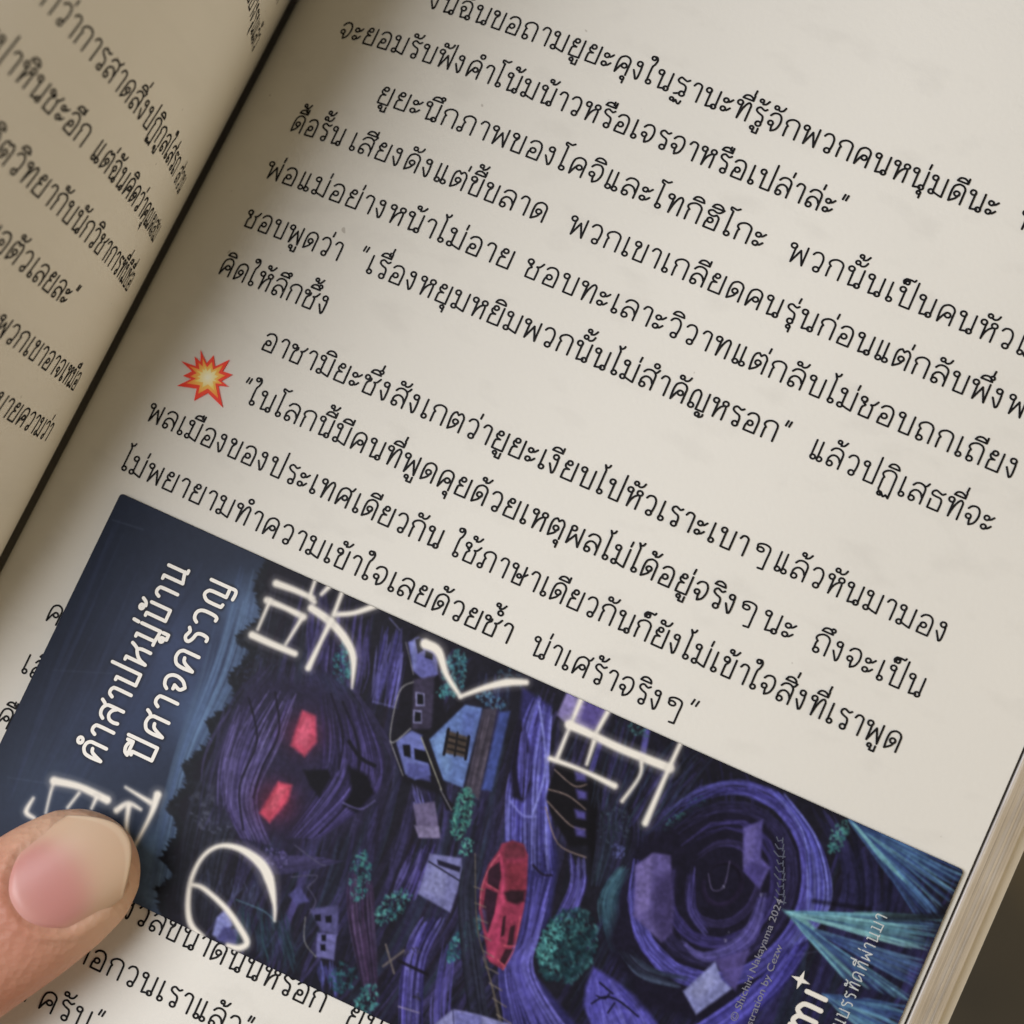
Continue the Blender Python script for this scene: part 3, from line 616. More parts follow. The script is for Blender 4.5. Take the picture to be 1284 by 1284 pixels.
    ('line',(168,164,160),[(317,52),(311,95)],[11.399999999999999,7.6],8,0.32),
    ('line',(236,230,216),[(317,52),(311,95)],[5.5200000000000005,3.68],4.6,1),
    ('line',(168,164,160),[(263,102),(294,102),(328,101)],[20.9,19.0,17.099999999999998],8,0.32),
    ('line',(236,230,216),[(263,102),(294,102),(328,101)],[10.120000000000001,9.200000000000001,8.280000000000001],4.6,1),
    ('line',(168,164,160),[(323,36),(354,42),(383,55),(404,74),(419,111)],[20.9,22.799999999999997,22.799999999999997,19.0,3.8],8,0.32),
    ('line',(236,230,216),[(323,36),(354,42),(383,55),(404,74),(419,111)],[10.120000000000001,11.040000000000001,11.040000000000001,9.200000000000001,1.84],4.6,1),
    ('line',(168,164,160),[(358,30),(380,18),(403,-3)],[13.299999999999999,13.299999999999999,17.099999999999998],8,0.32),
    ('line',(236,230,216),[(358,30),(380,18),(403,-3)],[6.44,6.44,8.280000000000001],4.6,1),
    ('line',(168,164,160),[(353,0),(355,32)],[11.399999999999999,11.399999999999999],8,0.32),
    ('line',(236,230,216),[(353,0),(355,32)],[5.5200000000000005,5.5200000000000005],4.6,1),
    ('line',(168,164,160),[(355,40),(354,71),(353,111)],[15.2,11.399999999999999,17.099999999999998],8,0.32),
    ('line',(236,230,216),[(355,40),(354,71),(353,111)],[7.36,5.5200000000000005,8.280000000000001],4.6,1),
    ('line',(168,164,160),[(486,17),(506,19),(529,43),(558,62)],[28.5,24.7,15.2,9.5],8,0.32),
    ('line',(236,230,216),[(486,17),(506,19),(529,43),(558,62)],[13.8,11.96,7.36,4.6000000000000005],4.6,1),
    ('line',(168,164,160),[(558,62),(582,39),(607,20),(631,9)],[9.5,15.2,20.9,15.2],8,0.32),
    ('line',(236,230,216),[(558,62),(582,39),(607,20),(631,9)],[4.6000000000000005,7.36,10.120000000000001,7.36],4.6,1),
    ('line',(168,164,160),[(707,-2),(708,44),(709,84)],[13.299999999999999,9.5,11.399999999999999],8,0.32),
    ('line',(236,230,216),[(707,-2),(708,44),(709,84)],[6.44,4.6000000000000005,5.5200000000000005],4.6,1),
    ('line',(168,164,160),[(746,1),(743,31)],[13.299999999999999,11.399999999999999],8,0.32),
    ('line',(236,230,216),[(746,1),(743,31)],[6.44,5.5200000000000005],4.6,1),
    ('line',(168,164,160),[(706,37),(742,37),(783,38),(850,35)],[24.7,20.9,22.799999999999997,24.7],8,0.32),
    ('line',(236,230,216),[(706,37),(742,37),(783,38),(850,35)],[11.96,10.120000000000001,11.040000000000001,11.96],4.6,1),
    ('line',(168,164,160),[(745,44),(748,75)],[11.399999999999999,7.6],8,0.32),
    ('line',(236,230,216),[(745,44),(748,75)],[5.5200000000000005,3.68],4.6,1),
    ('line',(168,164,160),[(701,88),(744,85),(793,86)],[13.299999999999999,11.399999999999999,17.099999999999998],8,0.32),
    ('line',(236,230,216),[(701,88),(744,85),(793,86)],[6.44,5.5200000000000005,8.280000000000001],4.6,1),
    ('line',(168,164,160),[(850,-1),(849,43),(849,114)],[11.399999999999999,11.399999999999999,17.099999999999998],8,0.32),
    ('line',(236,230,216),[(850,-1),(849,43),(849,114)],[5.5200000000000005,5.5200000000000005,8.280000000000001],4.6,1),
    ('line',(168,164,160),[(813,43),(818,62),(810,100)],[9.5,7.6,9.5],8,0.32),
    ('line',(236,230,216),[(813,43),(818,62),(810,100)],[4.6000000000000005,3.68,4.6000000000000005],4.6,1),
    ('line',(168,164,160),[(451,434),(442,415),(421,387),(400,373),(369,368),(342,376),(327,398),(325,431),(335,464),(350,486),(371,494)],[5.699999999999999,11.399999999999999,28.5,26.599999999999998,17.099999999999998,11.399999999999999,11.399999999999999,13.299999999999999,15.2,17.099999999999998,13.299999999999999],8,0.32),
    ('line',(236,230,216),[(451,434),(442,415),(421,387),(400,373),(369,368),(342,376),(327,398),(325,431),(335,464),(350,486),(371,494)],[2.7600000000000002,5.5200000000000005,13.8,12.88,8.280000000000001,5.5200000000000005,5.5200000000000005,6.44,7.36,8.280000000000001,6.44],4.6,1),
    ('line',(168,164,160),[(329,438),(346,436),(384,447),(413,463),(429,476),(422,487),(407,490)],[9.5,13.299999999999999,15.2,17.099999999999998,17.099999999999998,17.099999999999998,11.399999999999999],8,0.32),
    ('line',(236,230,216),[(329,438),(346,436),(384,447),(413,463),(429,476),(422,487),(407,490)],[4.6000000000000005,6.44,7.36,8.280000000000001,8.280000000000001,8.280000000000001,5.5200000000000005],4.6,1),
    ('line',(168,164,160),[(95,392),(97,409),(103,436)],[9.5,7.6,5.699999999999999],8,0.32),
    ('line',(236,230,216),[(95,392),(97,409),(103,436)],[4.6000000000000005,3.68,2.7600000000000002],4.6,1),
    ('line',(168,164,160),[(94,393),(131,385),(174,385)],[22.799999999999997,19.0,22.799999999999997],8,0.32),
    ('line',(236,230,216),[(94,393),(131,385),(174,385)],[11.040000000000001,9.200000000000001,11.040000000000001],4.6,1),
    ('line',(168,164,160),[(134,393),(128,417)],[7.6,7.6],8,0.32),
    ('line',(236,230,216),[(134,393),(128,417)],[3.68,3.68],4.6,1),
    ('line',(168,164,160),[(159,388),(159,404)],[9.5,7.6],8,0.32),
    ('line',(236,230,216),[(159,388),(159,404)],[4.6000000000000005,3.68],4.6,1),
    ('line',(168,164,160),[(190,359),(219,362),(231,363)],[5.699999999999999,11.399999999999999,15.2],8,0.32),
    ('line',(236,230,216),[(190,359),(219,362),(231,363)],[2.7600000000000002,5.5200000000000005,7.36],4.6,1),
    ('line',(168,164,160),[(235,350),(238,379),(235,431)],[22.799999999999997,13.299999999999999,7.6],8,0.32),
    ('line',(236,230,216),[(235,350),(238,379),(235,431)],[11.040000000000001,6.44,3.68],4.6,1),
    ('line',(168,164,160),[(192,392),(203,377),(222,377)],[17.099999999999998,13.299999999999999,7.6],8,0.32),
    ('line',(236,230,216),[(192,392),(203,377),(222,377)],[8.280000000000001,6.44,3.68],4.6,1),
    ('line',(168,164,160),[(205,380),(215,408),(227,420)],[15.2,11.399999999999999,7.6],8,0.32),
    ('line',(236,230,216),[(205,380),(215,408),(227,420)],[7.36,5.5200000000000005,3.68],4.6,1),
    ('line',(168,164,160),[(78,426),(77,446),(91,449)],[7.6,15.2,9.5],8,0.32),
    ('line',(236,230,216),[(78,426),(77,446),(91,449)],[3.68,7.36,4.6000000000000005],4.6,1),
    ('line',(168,164,160),[(91,467),(88,513),(84,565)],[9.5,11.399999999999999,13.299999999999999],8,0.32),
    ('line',(236,230,216),[(91,467),(88,513),(84,565)],[4.6000000000000005,5.5200000000000005,6.44],4.6,1),
    ('line',(168,164,160),[(132,460),(174,474),(213,495)],[13.299999999999999,15.2,9.5],8,0.32),
    ('line',(236,230,216),[(132,460),(174,474),(213,495)],[6.44,7.36,4.6000000000000005],4.6,1),
]

# ---------------------------------------------------------------- the shape of the open book
PITCH = 0.078                      # distance between two printed lines
PAGE_W = 1.38518; TOP = 0.36; BOTTOM = -1.70
def z_right(x, y):
    return -0.12483 * (1 + 0.87156 * (y + .6)) * math.exp(-max(x, 0) / 0.18493) + 0.03231 * (x - .7) * (y + .6)
def z_sheet(x, y):                  # the leaf itself dives into the binding
    return z_right(x, y) - .12 * math.exp(-max(x + .008, 0) / .0052)
LEFT = dict(f0=2.34391, f1=0.66885, l=0.57103, aa=0.36396, gx=0.00202, gz=0.01405, y0=-0.39283, margin=0.09469, sp=1.01194, k1=0.02432, k2=0.10373)
STEEP = math.radians(103)
def left_angle(s, y):
    fall = min(1.0, max(0.0, (-1.02 - y) / .5)); fall = fall * fall * (3 - 2 * fall)      # out-of-view lower corner, bent open to let light onto the right page
    a = LEFT['f1'] + (LEFT['f0'] * (1 + LEFT['aa'] * (y + .4)) - LEFT['f1']) * math.exp(-max(s, 0) / LEFT['l'])
    a = STEEP - math.log1p(math.exp((STEEP - a) * 12)) / 12
    if s < 0:
        return math.radians(128)
    lean = min(1.0, max(0.0, (s - .62) / .5)); lean = lean * lean * (3 - 2 * lean)        # free half, mostly out of view, bent outwards to shrink its shadow
    return a - .62 * lean - .75 * fall * (1 - math.exp(-max(s - .1, 0) / .25))
def left_point(s, y):
    n = 24; x = LEFT['gx']; z = z_right(0, y) + LEFT['gz']
    if s >= 0:
        a = np.array([left_angle(s * (k + .5) / n, y) for k in range(n)])
        x -= np.cos(a).sum() * s / n; z += np.sin(a).sum() * s / n
    else:
        a = left_angle(s, y); x -= math.cos(a) * s; z += math.sin(a) * s
    return (x, y, z)
def left_normal(s, y):
    a = left_angle(s, y)
    return (math.sin(a), 0.0, math.cos(a))

# ---------------------------------------------------------------- materials
def paper_material(name, colour, ghost=.0):
    m, nt, b = material(name, colour, .62, .25)
    tc = nd(nt, 'ShaderNodeTexCoord')
    n1 = nd(nt, 'ShaderNodeTexNoise'); n1.inputs['Scale'].default_value = 2.2; n1.inputs['Detail'].default_value = 3
    n2 = nd(nt, 'ShaderNodeTexNoise'); n2.inputs['Scale'].default_value = 160; n2.inputs['Detail'].default_value = 4
    mp = nd(nt, 'ShaderNodeMapping'); mp.inputs['Scale'].default_value = (7, 12.8, 1)
    n3 = nd(nt, 'ShaderNodeTexNoise'); n3.inputs['Scale'].default_value = 1.6; n3.inputs['Detail'].default_value = 3
    nt.links.new(tc.outputs['Object'], n1.inputs[0]); nt.links.new(tc.outputs['Object'], n2.inputs[0])
    nt.links.new(tc.outputs['Object'], mp.inputs[0]); nt.links.new(mp.outputs[0], n3.inputs[0])
    base = nd(nt, 'ShaderNodeMix', data_type='RGBA'); base.inputs[6].default_value = (*srgb(colour), 1)
    base.inputs[7].default_value = (*srgb(tuple(v * .955 for v in colour)), 1)
    nt.links.new(n1.outputs[0], base.inputs[0])
    gh = nd(nt, 'ShaderNodeMapRange'); gh.inputs[1].default_value = .56; gh.inputs[2].default_value = .72; gh.inputs[3].default_value = 0; gh.inputs[4].default_value = ghost
    nt.links.new(n3.outputs[0], gh.inputs[0])
    mx = nd(nt, 'ShaderNodeMix', data_type='RGBA'); mx.inputs[7].default_value = (*srgb((150, 146, 138)), 1)
    nt.links.new(gh.outputs[0], mx.inputs[0]); nt.links.new(base.outputs[2], mx.inputs[6])
    sp = nd(nt, 'ShaderNodeTexNoise'); sp.inputs['Scale'].default_value = 46; sp.inputs['Detail'].default_value = 1
    nt.links.new(tc.outputs['Object'], sp.inputs[0])
    spr = nd(nt, 'ShaderNodeMapRange'); spr.inputs[1].default_value = .80; spr.inputs[2].default_value = .82; spr.inputs[4].default_value = .4
    nt.links.new(sp.outputs[0], spr.inputs[0])
    m2 = nd(nt, 'ShaderNodeMix', data_type='RGBA'); m2.inputs[7].default_value = (*srgb((120, 105, 88)), 1)
    nt.links.new(spr.outputs[0], m2.inputs[0]); nt.links.new(mx.outputs[2], m2.inputs[6])
    nt.links.new(m2.outputs[2], b.inputs['Base Color'])
    bp = nd(nt, 'ShaderNodeBump'); bp.inputs['Strength'].default_value = .09; bp.inputs['Distance'].default_value = .004
    nt.links.new(n2.outputs[0], bp.inputs['Height']); nt.links.new(bp.outputs[0], b.inputs['Normal'])
    return m
PAPER = paper_material('book_paper', PAPER_COL, .09)
PAPER_LEFT = paper_material('book_paper_facing', PAPER_COL, .05)
def ink_material():
    m, nt, b = material('printing_ink', (27, 26, 27), .6, .15)
    tc = nd(nt, 'ShaderNodeTexCoord'); n = nd(nt, 'ShaderNodeTexNoise'); n.inputs['Scale'].default_value = 70; n.inputs['Detail'].default_value = 3
    nt.links.new(tc.outputs['Object'], n.inputs[0])
    nt.links.new(ramp(nt, n.outputs[0], [(.35, (12, 12, 13)), (.7, (30, 29, 30))]), b.inputs['Base Color'])
    return m
INK = ink_material()
def edge_material():
    m, nt, b = material('page_edges', EDGE_COL, .8, .1)
    tc = nd(nt, 'ShaderNodeTexCoord'); mp = nd(nt, 'ShaderNodeMapping'); mp.inputs['Scale'].default_value = (210, 1.3, 210); mp.inputs['Rotation'].default_value = (0, 0, math.radians(3))
    n = nd(nt, 'ShaderNodeTexNoise'); n.inputs['Scale'].default_value = 1; n.inputs['Detail'].default_value = 5; n.inputs['Roughness'].default_value = .7
    n2 = nd(nt, 'ShaderNodeTexNoise'); n2.inputs['Scale'].default_value = 12; n2.inputs['Detail'].default_value = 2
    nt.links.new(tc.outputs['Object'], mp.inputs[0]); nt.links.new(mp.outputs[0], n.inputs[0]); nt.links.new(tc.outputs['Object'], n2.inputs[0])
    c1 = ramp(nt, n.outputs[0], [(.30, tuple(v * .80 for v in EDGE_COL)), (.44, tuple(v * .95 for v in EDGE_COL)), (.70, tuple(min(255, v * 1.03) for v in EDGE_COL))])
    mx = nd(nt, 'ShaderNodeMix', data_type='RGBA', blend_type='MULTIPLY'); mx.inputs[0].default_value = .5
    nt.links.new(c1, mx.inputs[6]); nt.links.new(ramp(nt, n2.outputs[0], [(.3, (215, 208, 198)), (.7, (255, 255, 255))]), mx.inputs[7])
    nt.links.new(mx.outputs[2], b.inputs['Base Color'])
    bp = nd(nt, 'ShaderNodeBump'); bp.inputs['Strength'].default_value = .22; bp.inputs['Distance'].default_value = .006
    nt.links.new(n.outputs[0], bp.inputs['Height']); nt.links.new(bp.outputs[0], b.inputs['Normal'])
    return m
EDGES = edge_material()
COVER, _nt, _b = material('cover_board', (240, 233, 216), .5, .3)

# ---------------------------------------------------------------- the book
book = tag(empty('open_book', (0, 0, 0)), 'open paperback novel with cream pages of black Thai text, thumb holding it open', 'book')

def right_sheet(u, v):
    x = -.008 + (PAGE_W + .008) * (u ** 1.9); y = BOTTOM + (TOP - BOTTOM) * v
    e = 1e-3
    zx = (z_sheet(x + e, y) - z_sheet(x, y)) / e; zy = (z_sheet(x, y + e) - z_sheet(x, y - e)) / (2 * e)
    n = np.array([-zx, -zy, 1.0]); n /= np.linalg.norm(n)
    return (x, y, z_sheet(x, y)), n
right_page = obj('right_page', grid_sheet(220, 40, right_sheet, .0032), PAPER, book, True)
LEFT_W = 1.385
def left_sheet(u, v):
    s = -.20 * (1 - u * 17) if u * 17 < 1 else LEFT_W * ((u * 17 - 1) / 16) ** 1.15; y = BOTTOM + (TOP - BOTTOM) * v
    return left_point(s, y), left_normal(s, y)
left_page = obj('left_page', grid_sheet(170, 40, left_sheet, .0032), PAPER_LEFT, book, True)
for pg in (right_page, left_page):
    md = pg.modifiers.new('sharp_rim', 'EDGE_SPLIT'); md.split_angle = math.radians(40)

# right half of the text block: its fore-edge fans outwards below the top leaf
_r = random.Random(3); EDGE_JIT = [_r.gauss(0, .0011) + (.003 if _r.random() < .06 else 0) for _ in range(61)]
def block_profile(y):
    pts = []
    for k in range(25):
        x = .0 + (PAGE_W - .012) * (k / 24) ** 1.3
        pts.append((x, y, z_sheet(x, y) - .012))
    z1 = z_right(PAGE_W, y)
    pts += [(PAGE_W - .012, y, z1 - .075), (PAGE_W + .0045, y, z1 - .075), (PAGE_W + .0045, y, z1 - .004), (PAGE_W + .0065, y, z1 - .004)]
    for k in range(1, 61):
        t = k / 60
        pts.append((PAGE_W + .0065 + .0555 * t + EDGE_JIT[k] * (t < 1) + .0012 * math.sin(t * 19 + y * 1.7) * (t < 1), y, z1 - .004 - BLOCK_T * t))
    pts += [(PAGE_W + .05, y, z1 - BLOCK_T - .012), (.0, y, z_sheet(0, y) - .06)]
    return pts
V = []; F = []; ny = 60
for j in range(ny + 1):
    V += block_profile(BOTTOM + .004 + (TOP - BOTTOM - .008) * j / ny)
m_ = len(V) // (ny + 1)
for j in range(ny):
    for i in range(m_):
        a = j * m_ + i; b = j * m_ + (i + 1) % m_
        F.append((a, a + m_, b + m_, b))
F += [tuple(range(m_)), tuple(reversed(range(ny * m_, ny * m_ + m_)))]
obj('page_block', (V, F), EDGES, book)
# back cover flap under the right half
V = []; F = []
for j in range(31):
    y = BOTTOM - .01 + (TOP - BOTTOM + .02) * j / 30
    z1 = z_right(PAGE_W, y) - BLOCK_T - .014
    t = (TOP - y) / (TOP - BOTTOM)
    xe = PAGE_W + .0735 + .010 * (1 - t)
    zg = z_sheet(0, y) - .066
    for x, z in ((-.02, zg), (.6, zg + (z1 - zg) * .6 / (PAGE_W + .05)), (PAGE_W + .05, z1), (xe, z1 - .001), (xe, z1 - .009), (PAGE_W + .05, z1 - .010), (-.02, zg - .010)):
        V.append((x, y, z))
for j in range(30):
    for i in range(7):
        a = j * 7 + i; b = j * 7 + (i + 1) % 7
        F.append((a, a + 7, b + 7, b))
F += [tuple(range(7)), tuple(reversed(range(210, 217)))]
obj('back_cover', (V, F), COVER, book)
# the glued spine closes the bottom of the gutter
V = []; F = []
for j in range(31):
    y = BOTTOM + .006 + (TOP - BOTTOM - .012) * j / 30; zg = z_right(0, y)
    V += [(x, y, zg + dz) for x, dz in ((.03, -.128), (-.02, -.110), (-.16, -.112), (-.20, -.20), (-.12, -.30), (.03, -.30))]
for j in range(30):
    for i in range(6):
        a = j * 6 + i; b = j * 6 + (i + 1) % 6
        F.append((a, a + 6, b + 6, b))
F += [tuple(range(6)), tuple(reversed(range(180, 186)))]
obj('spine', (V, F), COVER, book)
# left half of the text block and its cover behind the raised left page
def left_slab(o0, o1, w, mat, name):
    V = []; F = []; n1 = 30; n2 = 24
    for j in range(n2 + 1):
        y = BOTTOM + .004 + (TOP - BOTTOM - .008) * j / n2
        ring = []
        for off in (o0, o1):
            row = []
            for i in range(n1 + 1):
                s = -.15 + (w + .15) * i / n1
                row.append(np.array(left_point(s, y)) - off * np.array(left_normal(s, y)))
            ring += row if off == o0 else row[::-1]
        V += [tuple(p) for p in ring]
    m = 2 * (n1 + 1)
    for j in range(n2):
        for i in range(m):
            a = j * m + i; b = j * m + (i + 1) % m
            F.append((a, b, b + m, a + m))
    F += [tuple(reversed(range(m))), tuple(range(n2 * m, n2 * m + m))]
    obj(name, (V, F), mat, book)
left_slab(.006, .085, LEFT_W - .004, EDGES, 'page_block')
left_slab(.088, .097, LEFT_W + .01, COVER, 'front_cover')

# ---------------------------------------------------------------- printed text
UNIT = GLYPH_H / 100
def text_mesh(items, f, hw=5.4):
    V = []; F = []
    for text, a, b in items:
        w, st = lay_text(text, gap=16)
        if a is None:                       # right-aligned with its own width
            sx = LEFT_SX * UNIT; a = b - w * sx
        sx = (b - a) / w
        k = sx / UNIT
        ribbon([[(px * k, py) for px, py in s] for s in st], hw, V, F, lambda px, py, l: f(a + px * UNIT, py * UNIT, l), .0006, .000004)
    return V, F
for n, t, a, b in RIGHT_TEXT:            # one printed run of words each
    obj('printed_text', text_mesh([(t, a, b)], lambda x, y, l: (x, y - n * PITCH, z_right(x, y - n * PITCH) + l)), INK, right_page)
for n, t, s0 in LEFT_TEXT:
    def onleft(u, v, l):
        s = -u
        y = LEFT['y0'] - n * PITCH * LEFT['sp'] + LEFT['k1'] * s + LEFT['k2'] * s * s + v
        p = left_point(s, y); q = left_normal(s, y)
        return tuple(p[i] + q[i] * l for i in range(3))
    obj('printed_text', text_mesh([(t, None, -s0)], onleft), INK, left_page)

# ---------------------------------------------------------------- the bookmark and its painted illustration
CARD_O = np.array([.130, -.8885]); CARD_L = 1.247; CARD_W = .4925; CARD_T = .003
_ex = np.array([1, .0045]) / math.hypot(1, .0045); _ey = np.array([_ex[1], -_ex[0]])
def card_xy(a, b):
    q = CARD_O + a * _ex + b * _ey
    return q[0], q[1]
def card_point(a, b, lift=0.0):
    x, y = card_xy(a, b)
    return (x, y, z_right(x, y) + .005 + lift)

PW, PH = 1250, 496
canvas = np.zeros((PH, PW, 3), np.float32) + np.array([26, 25, 40], np.float32)
rng = np.random.default_rng(7)
YY, XX = np.mgrid[0:PH, 0:PW].astype(np.float32)
def window(x0, y0, x1, y1):
    x0 = max(0, int(x0)); y0 = max(0, int(y0)); x1 = min(PW, int(x1) + 1); y1 = min(PH, int(y1) + 1)
    return (slice(y0, y1), slice(x0, x1)) if x1 > x0 and y1 > y0 else None
def lay(sl, alpha, col):
    canvas[sl] += (np.array(col, np.float32) - canvas[sl]) * alpha[..., None]
def seg_dist(X, Y, p, q):
    dx, dy = q[0] - p[0], q[1] - p[1]; L = dx * dx + dy * dy + 1e-9
    t = np.clip(((X - p[0]) * dx + (Y - p[1]) * dy) / L, 0, 1)
    return np.hypot(X - p[0] - t * dx, Y - p[1] - t * dy), t
def paint_poly(col, pts, blur, alpha):
    P = np.array(pts, float); m = blur + 2
    sl = window(P[:, 0].min() - m, P[:, 1].min() - m, P[:, 0].max() + m, P[:, 1].max() + m)
    if sl is None:
        return
    X, Y = XX[sl], YY[sl]; inside = np.zeros(X.shape, bool); D = np.full(X.shape, 1e9, np.float32)
    for i in range(len(P)):
        p, q = P[i], P[(i + 1) % len(P)]
        d, _ = seg_dist(X, Y, p, q); D = np.minimum(D, d)
        if p[1] != q[1]:
            inside ^= ((p[1] > Y) != (q[1] > Y)) & (X < (q[0] - p[0]) * (Y - p[1]) / (q[1] - p[1]) + p[0])
    sd = np.where(inside, D, -D)
    lay(sl, np.clip(.5 + sd / (2 * blur), 0, 1) * alpha, col)
def paint_line(col, pts, w, blur, alpha):
    if len(pts) > 2:
        n0 = len(pts); pts2 = catmull([tuple(p) for p in pts], 5)
        w = list(np.interp(np.linspace(0, 1, len(pts2)), np.linspace(0, 1, len(w)), w)) if len(w) > 1 else w * len(pts2)
        pts = pts2
    else:
        w = w if len(w) == len(pts) else w * len(pts)
    P = np.array(pts, float); m = max(w) + blur + 1
    sl = window(P[:, 0].min() - m, P[:, 1].min() - m, P[:, 0].max() + m, P[:, 1].max() + m)
    if sl is None:
        return
    X, Y = XX[sl], YY[sl]; A = np.zeros(X.shape, np.float32)
    for i in range(len(P) - 1):
        d, t = seg_dist(X, Y, P[i], P[i + 1])
        r = (w[i] + (w[i + 1] - w[i]) * t) / 2
        A = np.maximum(A, np.clip(.5 + (r - d) / blur, 0, 1))
    lay(sl, A * alpha, col)
def paint_flow(ga, gb, n, cols, w, alpha):
    ga = np.array(catmull([tuple(p) for p in ga], 5)); gb = np.array(catmull([tuple(p) for p in gb], 5))
    for k in range(int(n * 2.3)):
        t = rng.random(); col = np.array(cols[rng.integers(len(cols))], float) * (.8 + .4 * rng.random())
        a0 = rng.random() * .6; a1 = min(1, a0 + .25 + .6 * rng.random())
        u = np.linspace(a0, a1, 9); s = np.linspace(0, 1, len(ga))
        tt = t + .05 * np.sin(u * 7 + rng.random() * 6) * rng.random()
        g = lambda c: np.interp(u, s, ga[:, c]) * (1 - tt) + np.interp(u, s, gb[:, c]) * tt
        x, y = g(0), g(1)
        ww = w[0] + (w[1] - w[0]) * rng.random() ** 1.5
        P = list(zip(x, y)); taper = [ww * v for v in (.4, .8, 1, 1, 1, .9, .8, .6, .25)]
        m = ww + 3; sl = window(x.min() - m, y.min() - m, x.max() + m, y.max() + m)
        if sl is None:
            continue
        X, Y = XX[sl], YY[sl]; A = np.zeros(X.shape, np.float32)
        for i in range(8):
            d, q = seg_dist(X, Y, P[i], P[i + 1]); r = (taper[i] + (taper[i + 1] - taper[i]) * q) / 2
            A = np.maximum(A, np.clip(.5 + (r - d) / 1.4, 0, 1))
        lay(sl, A * alpha * (.5 + .5 * rng.random()), col)
def paint_blob(c, rx, ry, n, cols, dab, rot):
    cr, sr = math.cos(math.radians(rot)), math.sin(math.radians(rot))
    for k in range(int(n * 2.2)):
        r = math.sqrt(rng.random()); a = rng.random() * 6.283
        ex, ey = rx * r * math.cos(a), ry * r * math.sin(a)
        x = c[0] + ex * cr - ey * sr; y = c[1] + ex * sr + ey * cr
        col = np.array(cols[rng.integers(len(cols))], float) * (.75 + .45 * rng.random())
        sz = dab * (.3 + .75 * rng.random() ** 1.4); th = rng.random() * 3.14
        sl = window(x - 2 * sz, y - 2 * sz, x + 2 * sz, y + 2 * sz)
        if sl is None:
            continue
        X, Y = XX[sl] - x, YY[sl] - y
        d = np.hypot((X * math.cos(th) + Y * math.sin(th)) / sz, (-X * math.sin(th) + Y * math.cos(th)) / (sz * .55))
        lay(sl, np.clip((1.1 - d) * 1.3, 0, 1) * .62, col)
def paint_glow(col, c, r, alpha):
    sl = window(c[0] - 2 * r, c[1] - 2 * r, c[0] + 2 * r, c[1] + 2 * r)
    if sl is not None:
        lay(sl, alpha * np.exp(-((XX[sl] - c[0]) ** 2 + (YY[sl] - c[1]) ** 2) / (.5 * r * r)), col)
def paint_trees(col, pts, size):
    """ragged conifer tips along an outline"""
    for (x0, y0), (x1, y1) in zip(pts[:-1], pts[1:]):
        n = max(2, int(math.hypot(x1 - x0, y1 - y0) / 3.2))
        for k in range(n):
            t = (k + rng.random()) / n; x = x0 + (x1 - x0) * t; y = y0 + (y1 - y0) * t
            s = size * (.3 + .8 * rng.random() ** 2)
            paint_poly(col, [(x + 5, y - 4 - 2 * rng.random()), (x - s, y + rng.normal() * 3), (x + 5, y + 4 + 2 * rng.random())], 1.0, 1)
def value_noise(cell):
    gy, gx = PH // cell + 3, PW // cell + 3
    g = rng.random((gy, gx)).astype(np.float32); fy = YY / cell; fx = XX / cell
    iy = fy.astype(int); ix = fx.astype(int); ty = fy - iy; tx = fx - ix
    ty = ty * ty * (3 - 2 * ty); tx = tx * tx * (3 - 2 * tx)
    return (g[iy, ix] * (1 - tx) + g[iy, ix + 1] * tx) * (1 - ty) + (g[iy + 1, ix] * (1 - tx) + g[iy + 1, ix + 1] * tx) * ty
for cmd in ART:
    if cmd[0] == 'line' and cmd[1] == (168, 164, 160) and not globals().get('_grained'):
        _grained = True                     # canvas grain under the brushed characters
        nz = .5 * value_noise(4) + .3 * value_noise(11) + .2 * value_noise(37)
        sky_ = np.clip((XX - 190 - .1 * YY) / 90, .25, 1)
        canvas *= (1 + (-.26 + .52 * nz) * sky_)[..., None]
        canvas *= (.84 + .16 * sky_)[..., None]
        for ax in (0, 1):
            canvas = .24 * np.roll(canvas, 1, ax) + .52 * canvas + .24 * np.roll(canvas, -1, ax)
    {'poly': paint_poly, 'line': paint_line, 'flow': paint_flow, 'blob': paint_blob, 'glow': paint_glow, 'trees': paint_trees}[cmd[0]](*cmd[1:])
# dark halo behind the white title
for (text, a0, b0, b1) in TITLE:
    w, st = lay_text(text, loops=False, gap=20, glyphs=TITLE_GLYPHS)
    k = (b0 - b1) / w
    for s in st:
        paint_line((24, 28, 40), [(a0 - py * TITLE_H / 100, b0 - px * k) for px, py in s][:: 2] if len(s) > 6 else [(a0 - py * TITLE_H / 100, b0 - px * k) for px, py in s], [9], 5, .55)
_g = canvas.mean(2, keepdims=True); canvas = _g + (canvas - _g) * .86
canvas = np.clip(canvas, 0, 255) / 255

